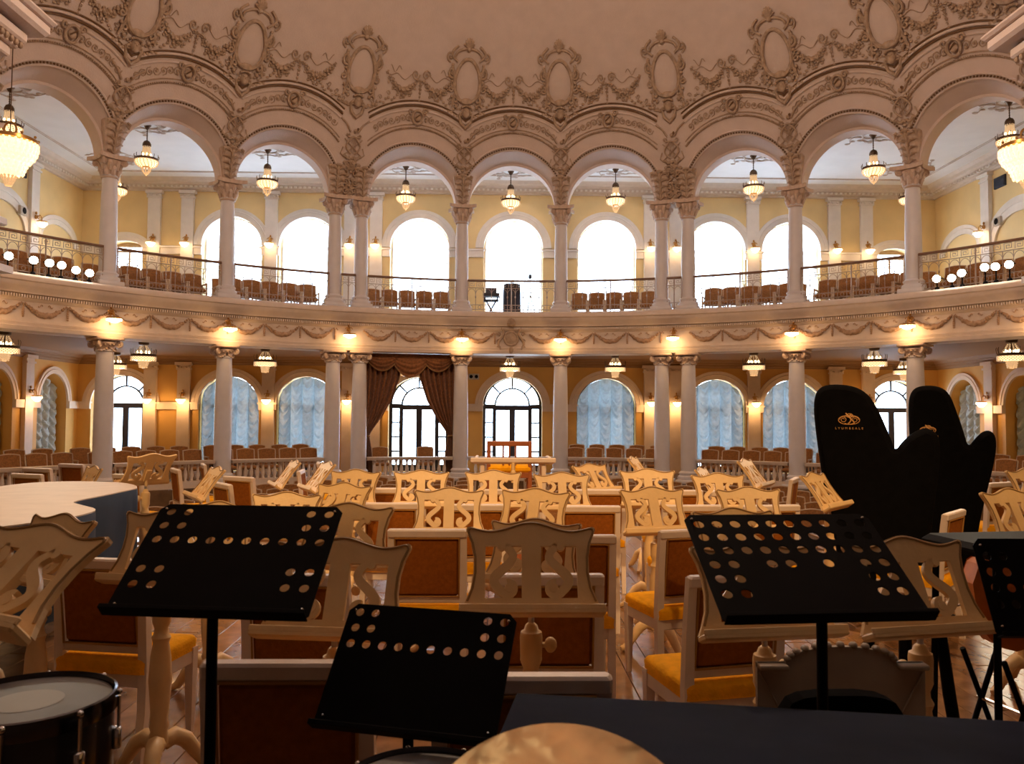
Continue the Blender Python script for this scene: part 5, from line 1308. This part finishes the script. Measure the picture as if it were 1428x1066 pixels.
lg = mb.mesh('leg', M_CHAIR); mb = MB(); mb.tube([(0, -.23, zt-.02), (0, -.25, zt-.22)], .02, 6); mb.ball((0, -.25, zt-.12), .03)
thing('conductor_desk', 'white wooden conductor desk with raised rim before the middle door', 'desk', [('desk_top', tp), ('leg', lg), ('centre_strut', mb.mesh('centre_strut', M_STAND))], (xc, Yc-.95, 0))
mb = MB(); hb = at(712, 616, Yc-.3).z; xs_ = xc-.02; hw = .235
for sx in (-1, 1): mb.cbox((sx*hw, -.20, hb/2+.13), (.045, .045, hb-.26), .006)
for sx in (-1, 1): mb.cbox((sx*hw, .20, .62), (.05, .05, .72), .006)
fr = mb.mesh('leg', M_REDWOOD); mb = MB(); mb.cbox((0, -.20, hb-.03), (.46, .03, .06), .01)
for i in (-.07, 0, .07): mb.cbox((i, -.20, hb-.20), (.022, .02, .30), .004)
mb.cbox((0, -.2, hb-.37), (.46, .03, .05), .006); bk = mb.mesh('back_slats', M_REDWOOD)
mb = MB(); mb.cbox((0, 0, 1.03), (.52, .47, .09), .03); st = mb.mesh('seat_cushion', M_SEAT)
mb = MB(); mb.cbox((0, -.2, .5), (.44, .03, .04), .004); mb.cbox((0, .2, .5), (.44, .03, .04), .004); mb.cbox((0, 0, .96), (.50, .44, .06), .005); rl = mb.mesh('seat_rail', M_REDWOOD)
thing('conductor_chair', 'high red-brown wooden conductor chair with slatted back and orange seat', 'chair', [('leg', fr), ('back_slats', bk), ('seat_cushion', st), ('seat_rail', rl)], (xs_, Yc+.1, 0))

# ================================================================== PERCUSSION NEAR THE CAMERA
def drum(px, py, d, rad, hgt, lb, grp=None, spot_=True):
    p = at(px, py, d); parts = []
    mb = MB(); mb.lathe([(rad*.985, -hgt), (rad*1.0, -hgt+.01), (rad*1.0, -.02), (rad*.98, -.004)], 40); parts.append(('shell', mb.mesh('shell', M_DRUMBODY)))
    mb = MB(); mb.lathe([(.0005, .0), (rad*.97, .0), (rad*.985, -.006)], 40, cap=False); sub = []
    if spot_:
        m2 = MB(); m2.lathe([(.0005, .0008), (rad*.42, .0007)], 32, cap=False); sub = [('worn_spot', m2.mesh('worn_spot', M_DRUMSPOT))]
    parts.append(('drum_head', mb.mesh('drum_head', M_DRUMHEAD), sub))
    mb = MB(); mb.lathe([(rad*1.0, -.028), (rad*1.045, -.028), (rad*1.05, -.008), (rad*1.03, .010), (rad*1.0, .012), (rad*.985, -.004)], 48, cap=False); parts.append(('hoop', mb.mesh('hoop', M_HOOP)))
    for k in range(8):
        mb = MB(); a = 2*PI*(k+.35)/8; c, s_ = math.cos(a), math.sin(a); mb.tube([(rad*1.06*c, rad*1.06*s_, -.005), (rad*1.06*c, rad*1.06*s_, -.09)], .004, 6); mb.ball((rad*1.06*c, rad*1.06*s_, .004), .008, 6, 4); mb.cbox((0, 0, 0), (.02, .025, .05), .004, Matrix.Translation((rad*1.04*c, rad*1.04*s_, -.10)) @ Matrix.Rotation(a, 4, 'Z')); parts.append(('tension_lug', mb.mesh('tension_lug', M_CHROME)))
    mb = MB()
    for k in range(3):
        a = 2*PI*k/3+.5; mb.tube([(rad*.95*math.cos(a), rad*.95*math.sin(a), -hgt), (rad*1.0*math.cos(a), rad*1.0*math.sin(a), -p.z)], .012, 6)
    parts.append(('leg', mb.mesh('leg', M_CHROME)))
    return thing('drum', lb, 'drum', parts, (p.x, p.y, p.z), 0, grp)
drum(38, 978, 1.88, .178, .34, 'black drum with chrome hoop and worn pale head')
drum(588, 1092, 1.75, .16, .16, 'low drum whose rim shows between the cymbal and black stand', spot_=False)
p = at(782, 1228, 1.0); rad = .20; nrm = (Vector((CX, 0, EYE))-p).normalized(); nrm = (nrm+Vector((0, 0, .55))).normalized(); q = nrm.to_track_quat('Z', 'Y').to_euler()
mb = MB(); prof = [(.004, .034), (.02, .033), (.035, .026), (.045, .018)]+[(.045+(rad-.045)*t, .018*(1-t)**1.3) for t in np.linspace(.1, 1, 14)]; mb.lathe(prof, 64, cap=False); mb.lathe([(r_, z-.0015) for r_, z in prof[::-1]], 64, cap=False); cy_me = mb.mesh('cymbal_disc', M_BRASS)
mb = MB(); mb.lathe([(.006, .03), (.006, .06), (.012, .062), (.012, .075)], 8); nut = mb.mesh('wing_nut', M_CHROME)
e = thing('cymbal', 'hammered brass cymbal tilted towards the player', 'cymbal', [('cymbal_disc', cy_me), ('wing_nut', nut)], p, 0, rot=q)
mb = MB(); mb.tube([(0, 0, .03), (0, .0, -.05)], .008, 6); w_ = nrm.to_track_quat('Z', 'Y').inverted(); d_ = w_ @ Vector((0, 0, -1)); d2 = d_*(p.z-.02); mb.tube([(0, 0, -.02), tuple(d2)], .011, 8)
for k in range(3):
    off = w_ @ Vector((.28*math.cos(2.1*k), .28*math.sin(2.1*k), 0)); mb.tube([tuple(d_*(p.z-.35)), tuple(d2+off)], .008, 6)
link('cymbal_stand_tube', mb.mesh('cymbal_stand_tube', M_CHROME), e)
# covered mallet table in front
c1, c2 = atz(716, 966, 1.0), atz(1500, 1010, 1.0)
def cover_table():
    L_ = (c2-c1); ln = math.hypot(L_.x, L_.y); dep = .52; mb = MB(); rows = []
    for z, k in ((.0, 1.006), (.3, 1.006), (.9, 1.004), (.98, 1.0), (1.0, .985)):
        r_ = []
        for t in np.linspace(0, 1, 40): r_.append(((t-.5)*ln*k, dep/2*k+.012*math.sin(t*55)*(1-z), z))
        for t in np.linspace(0, 1, 14)[1:]: r_.append((ln/2*k, dep/2*k-dep*k*t, z))
        for t in np.linspace(0, 1, 40)[1:]: r_.append((ln/2*k-ln*k*t, -dep/2*k+.012*math.sin(t*47)*(1-z), z))
        for t in np.linspace(0, 1, 14)[1:-1]: r_.append((-ln/2*k, -dep/2*k+dep*k*t, z))
        rows.append(r_+[r_[0]])
    mb.grid(rows); top = rows[-1][:-1]; mb.add(top, [tuple(range(len(top)-1, -1, -1))], False)
    return mb.mesh('cover_cloth', M_NAVY), math.atan2(L_.y, L_.x), dep
me, an, dep = cover_table(); mp = (c1+c2)/2; off = Vector((math.sin(an), -math.cos(an), 0))*dep/2
tag(link('covered_marimba', me, loc=(mp.x+off.x, mp.y+off.y, 0), rotz=an), 'long percussion instrument under a dark navy cloth cover', 'covered instrument')
# black upholstered chair behind the cover
p = at(1171, 966, 2.32)
mb = MB(); o2 = [(-.145, -.28), (.145, -.28), (.155, -.1), (.148, -.045), (.13, -.018), (.10, -.006), (.05, 0), (-.05, 0), (-.10, -.006), (-.13, -.018), (-.148, -.045), (-.155, -.1)]; mb.plate([[(u*1.12, v*1.12) for u, v in o2]], -.03, .03, lambda u, v, n: (u, n, p.z+v)); bk = mb.mesh('backrest', M_BLACKCLOTH)
mb = MB(); mb.cbox((0, .19, .46), (.36, .34, .07), .03); st = mb.mesh('seat', M_BLACKCLOTH); mb = MB()
for sx in (-1, 1): mb.tube([(sx*.15, .0, p.z-.2), (sx*.17, .03, .45), (sx*.2, -.02, 0)], .012, 6); mb.tube([(sx*.16, .33, .43), (sx*.16, .34, 0)], .012, 6)
thing('black_chair', 'black upholstered chair with rounded back behind the navy cover', 'chair', [('backrest', bk), ('seat', st), ('leg', mb.mesh('leg', M_BLACK))], (p.x, p.y, 0))
# low carved stand with solid grey panel
pa, pb = at(1056, 925, 2.68), at(1290, 931, 2.68); w = pb.x-pa.x; H = .26
mb = MB(); lp = [(-w/2, 0), (w/2, 0), (w/2, H)]+[(w/2*.66*math.cos(a), H+.052*math.sin(a)) for a in np.linspace(0, PI, 25)]+[(-w/2, H)]
mb.plate([lp], 0, .02, lambda u, v, n: (u, n, v)); pn = mb.mesh('panel', M_GREYWOOD); mb = MB()
for sx in (-1, 1):
    mb.cbox((sx*w/2*.83, -.008, H-.008), (w/2*.34, .05, .016), .003); mb.tube([(sx*w/2*.97, -.002, H-.03), (sx*w/2*.68, -.002, .08)], .003, 5)
fr = mb.mesh('mitred_frame', M_GREYWOOD); mb = MB()
for i in range(13):
    a = PI*(i+.5)/13; mb.ball((w/2*.64*math.cos(a), .005, H+.05*math.sin(a)+.008), (.014, .018, .011), 7, 5)
cr = mb.mesh('scalloped_crest', M_GREYWOOD); mb = MB(); z0 = pa.z-H
mb.lathe([(.03, .1-z0), (.035, .25-z0), (.028, .4-z0), (.02, 0)], 10, (0, .03, 0))
for k in range(3): mb.tube([(0, .03, .2-z0), (.12*math.cos(2.1*k), .03+.12*math.sin(2.1*k), .02-z0)], .018, 6)
thing('carved_stand', 'low grey painted stand with solid panel and scalloped arched crest', 'music stand', [('panel', pn), ('mitred_frame', fr), ('scalloped_crest', cr), ('pedestal', mb.mesh('pedestal', M_GREYWOOD))], ((pa.x+pb.x)/2, pa.y, z0))
# black stool
p = atz(1262, 860, .80); mb = MB(); mb.lathe([(.17, 0), (.19, .02), (.19, .06), (.15, .08)], 20, (0, 0, .76)); st = mb.mesh('seat', M_BLACKCLOTH); L_ = [('seat', st)]
for k in range(4):
    a = PI/4+PI/2*k; mb = MB(); mb.tube([(.13*math.cos(a), .13*math.sin(a), .77), (.16*math.cos(a), .16*math.sin(a), .5), (.23*math.cos(a), .23*math.sin(a), 0)], [.022, .025, .022], 8); L_.append(('leg', mb.mesh('leg', M_BLACK)))
mb = MB(); mb.tube([(.18*math.cos(a), .18*math.sin(a), .33) for a in np.linspace(0, 2*PI, 21)], .008, 6); L_.append(('foot_ring', mb.mesh('foot_ring', M_BLACK)))
thing('drummer_stool', 'tall black stool with four legs behind the harp-side black stand', 'stool', L_, (p.x, p.y, 0), .3)
# cello leaning on a folding stand
def cello():
    half = [(.0, 0), (.10, .006), (.18, .05), (.215, .13), (.205, .20), (.165, .26), (.135, .32), (.13, .38), (.145, .43), (.165, .47), (.172, .54), (.15, .62), (.10, .68), (.04, .71), (.0, .715)]
    lp = half+[(-x, y) for x, y in half[::-1][1:-1]]
    mb = MB(); mb.plate([lp], -.06, .06, lambda u, v, n: (u*.97, n, v)); rib = mb.mesh('ribs', M_CELLO); out = []
    for sgn, nm in ((-1, 'belly'), (1, 'back')):
        mb = MB(); rows = []
        for k in range(6):
            q = 1-k/5*.999; rows.append([(u*q, sgn*(.06+.028*(1-q*q)), .36+(v-.36)*q) for u, v in lp+[lp[0]]])
        mb.grid(rows); out.append((nm, mb.mesh(nm, M_CELLO)))
    mb = MB(); mb.plate([[(-.016, .45), (.016, .45), (.012, 1.10), (-.012, 1.10)]], -.11, -.085, lambda u, v, n: (u, n, v)); fb = mb.mesh('fingerboard', M_EBONY)
    mb = MB(); mb.tube([(0, -.07, .70), (0, -.075, 1.12), (0, -.04, 1.2), (0, -.02, 1.17)], [.018, .016, .02, .012], 8)
    for sx in (-1, 1):
        for z in (1.12, 1.16): mb.tube([(0, -.06, z), (sx*.06, -.06, z)], .006, 6)
    nk = mb.mesh('neck', M_CELLO); mb = MB()
    for sx in (-.012, -.004, .004, .012): mb.tube([(sx*1.6, -.10, .15), (sx*1.4, -.135, .33), (sx*.6, -.115, 1.08)], .0012, 4)
    sr = mb.mesh('strings', M_CHROME); mb = MB(); mb.plate([[(-.045, .33), (.045, .33), (.03, .335), (-.03, .335)]], -.13, -.085, lambda u, v, n: (u, n, v)); bd = mb.mesh('bridge', M_STAND); mb = MB(); mb.tube([(0, 0, 0), (0, 0, -.1)], .006, 6); ep = mb.mesh('end_pin', M_CHROME); mb = MB(); mb.plate([[(-.03, .05), (.03, .05), (.02, .24), (-.02, .24)]], -.11, -.10, lambda u, v, n: (u, n, v))
    return [('ribs', rib)]+out+[('fingerboard', fb), ('neck', nk), ('strings', sr), ('bridge', bd), ('end_pin', ep), ('tailpiece', mb.mesh('tailpiece', M_EBONY))]
p = at(1352, 842, 3.6)
thing('cello', 'orange varnished cello leaning behind the cut-off black stand', 'cello', cello(), (p.x, p.y, p.z), 0, rot=(0, math.radians(80), math.radians(-6)))
p = at(1400, 985, 3.58); mb = MB()
for sx, r_ in ((-1, .012), (1, .012)): mb.tube([(sx*-.10, -.1, .60), (sx*.16, -.1, 0)], r_, 8); mb.tube([(sx*-.10, .12, .60), (sx*.16, .12, 0)], r_, 8)
lg = mb.mesh('leg', M_BLACK); mb = MB(); mb.tube([(-.16, -.12, .02), (-.03, -.12, .34), (.12, -.12, .16)], .008, 6); mb.tube([(-.10, -.12, .10), (.05, -.12, .30), (.10, -.1, .44)], .008, 6); mb.tube([(0, -.13, .37), (0, .14, .37)], .009, 6); mb.ball((0, -.12, .33), .02)
thing('folding_stand', 'folding stand with black crossed legs and chrome braces under the cello', 'stand', [('leg', lg), ('brace', mb.mesh('brace', M_CHROME))], (p.x, p.y, 0), .25)
p = at(1428, 760, 3.15); mb = MB(); mb.cbox((0, 0, 0), (.62, .40, .05), .02); tp = mb.mesh('case_lid', M_BLACK); mb = MB()
for sx in (-1, 1):
    for sy in (-1, 1): mb.tube([(sx*.26, sy*.16, -.02), (sx*.28, sy*.18, -p.z)], .014, 6)
thing('instrument_case', 'flat black instrument case on legs behind the cut-off black stand', 'case', [('case_lid', tp), ('leg', mb.mesh('leg', M_BLACK))], p, .15)

# ================================================================== GEAR ON THE BALCONY
pc = pol(14.1, 0, Z_BAL)+Vector(AXIS)
mb = MB(); mb.cbox((0, 0, .78), (.50, .45, .10), .02); mb.cbox((0, .12, .93), (.34, .12, .2), .02); ds = mb.mesh('mixer', M_EQUIP); mb = MB()
for sx in (-1, 1): mb.tube([(sx*.22, 0, .74), (-sx*.2, 0, 0)], .018, 6); mb.tube([(sx*.22, .2, .74), (-sx*.2, .2, 0)], .018, 6)
lg = mb.mesh('leg', M_EQUIP); mb = MB(); mb.cbox((0, .05, .62), (.46, .3, .05), .01); thing('mixing_desk', 'sound mixing desk on crossed legs behind the middle railing', 'mixing desk', [('mixer', ds), ('leg', lg), ('shelf', mb.mesh('shelf', M_EQUIP))], (at(685, 400, pc.y).x, pc.y, Z_BAL))
mb = MB(); rows = []
for z, k in ((.0, 1.05), (.4, 1.0), (.9, .98), (1.12, .9), (1.15, .6)):
    r_ = [(.27*k*math.copysign(abs(math.cos(a))**.6, math.cos(a))+.012*math.sin(9*a), .2*k*math.copysign(abs(math.sin(a))**.6, math.sin(a)), z) for a in np.linspace(0, 2*PI, 33)]; rows.append(r_)
mb.grid(rows); tag(link('draped_console', mb.mesh('draped_console', M_EQUIP), loc=(at(714, 400, pc.y).x, pc.y, Z_BAL)), 'console under a dark blue drape behind the middle railing', 'console')
x = at(739, 400, pc.y).x; mb = MB()
for k in range(3): a = 2.1*k; mb.tube([(0, 0, .8), (.22*math.cos(a), .22*math.sin(a), 0)], .012, 6)
lg = mb.mesh('leg', M_EQUIP); mb = MB(); mb.tube([(0, 0, .7), (0, 0, 1.3)], .012, 6); po = mb.mesh('pole', M_EQUIP); mb = MB(); mb.cbox((0, 0, 1.36), (.10, .2, .12), .02); mb.lathe([(.035, 0), (.04, .08)], 10, m=Matrix.Translation((0, -.1, 1.36)) @ Matrix.Rotation(PI/2, 4, 'X'))
thing('camera_tripod', 'small video camera on a tripod behind the middle railing', 'tripod', [('leg', lg), ('pole', po), ('video_camera', mb.mesh('video_camera', M_EQUIP))], (x, pc.y-.1, Z_BAL))
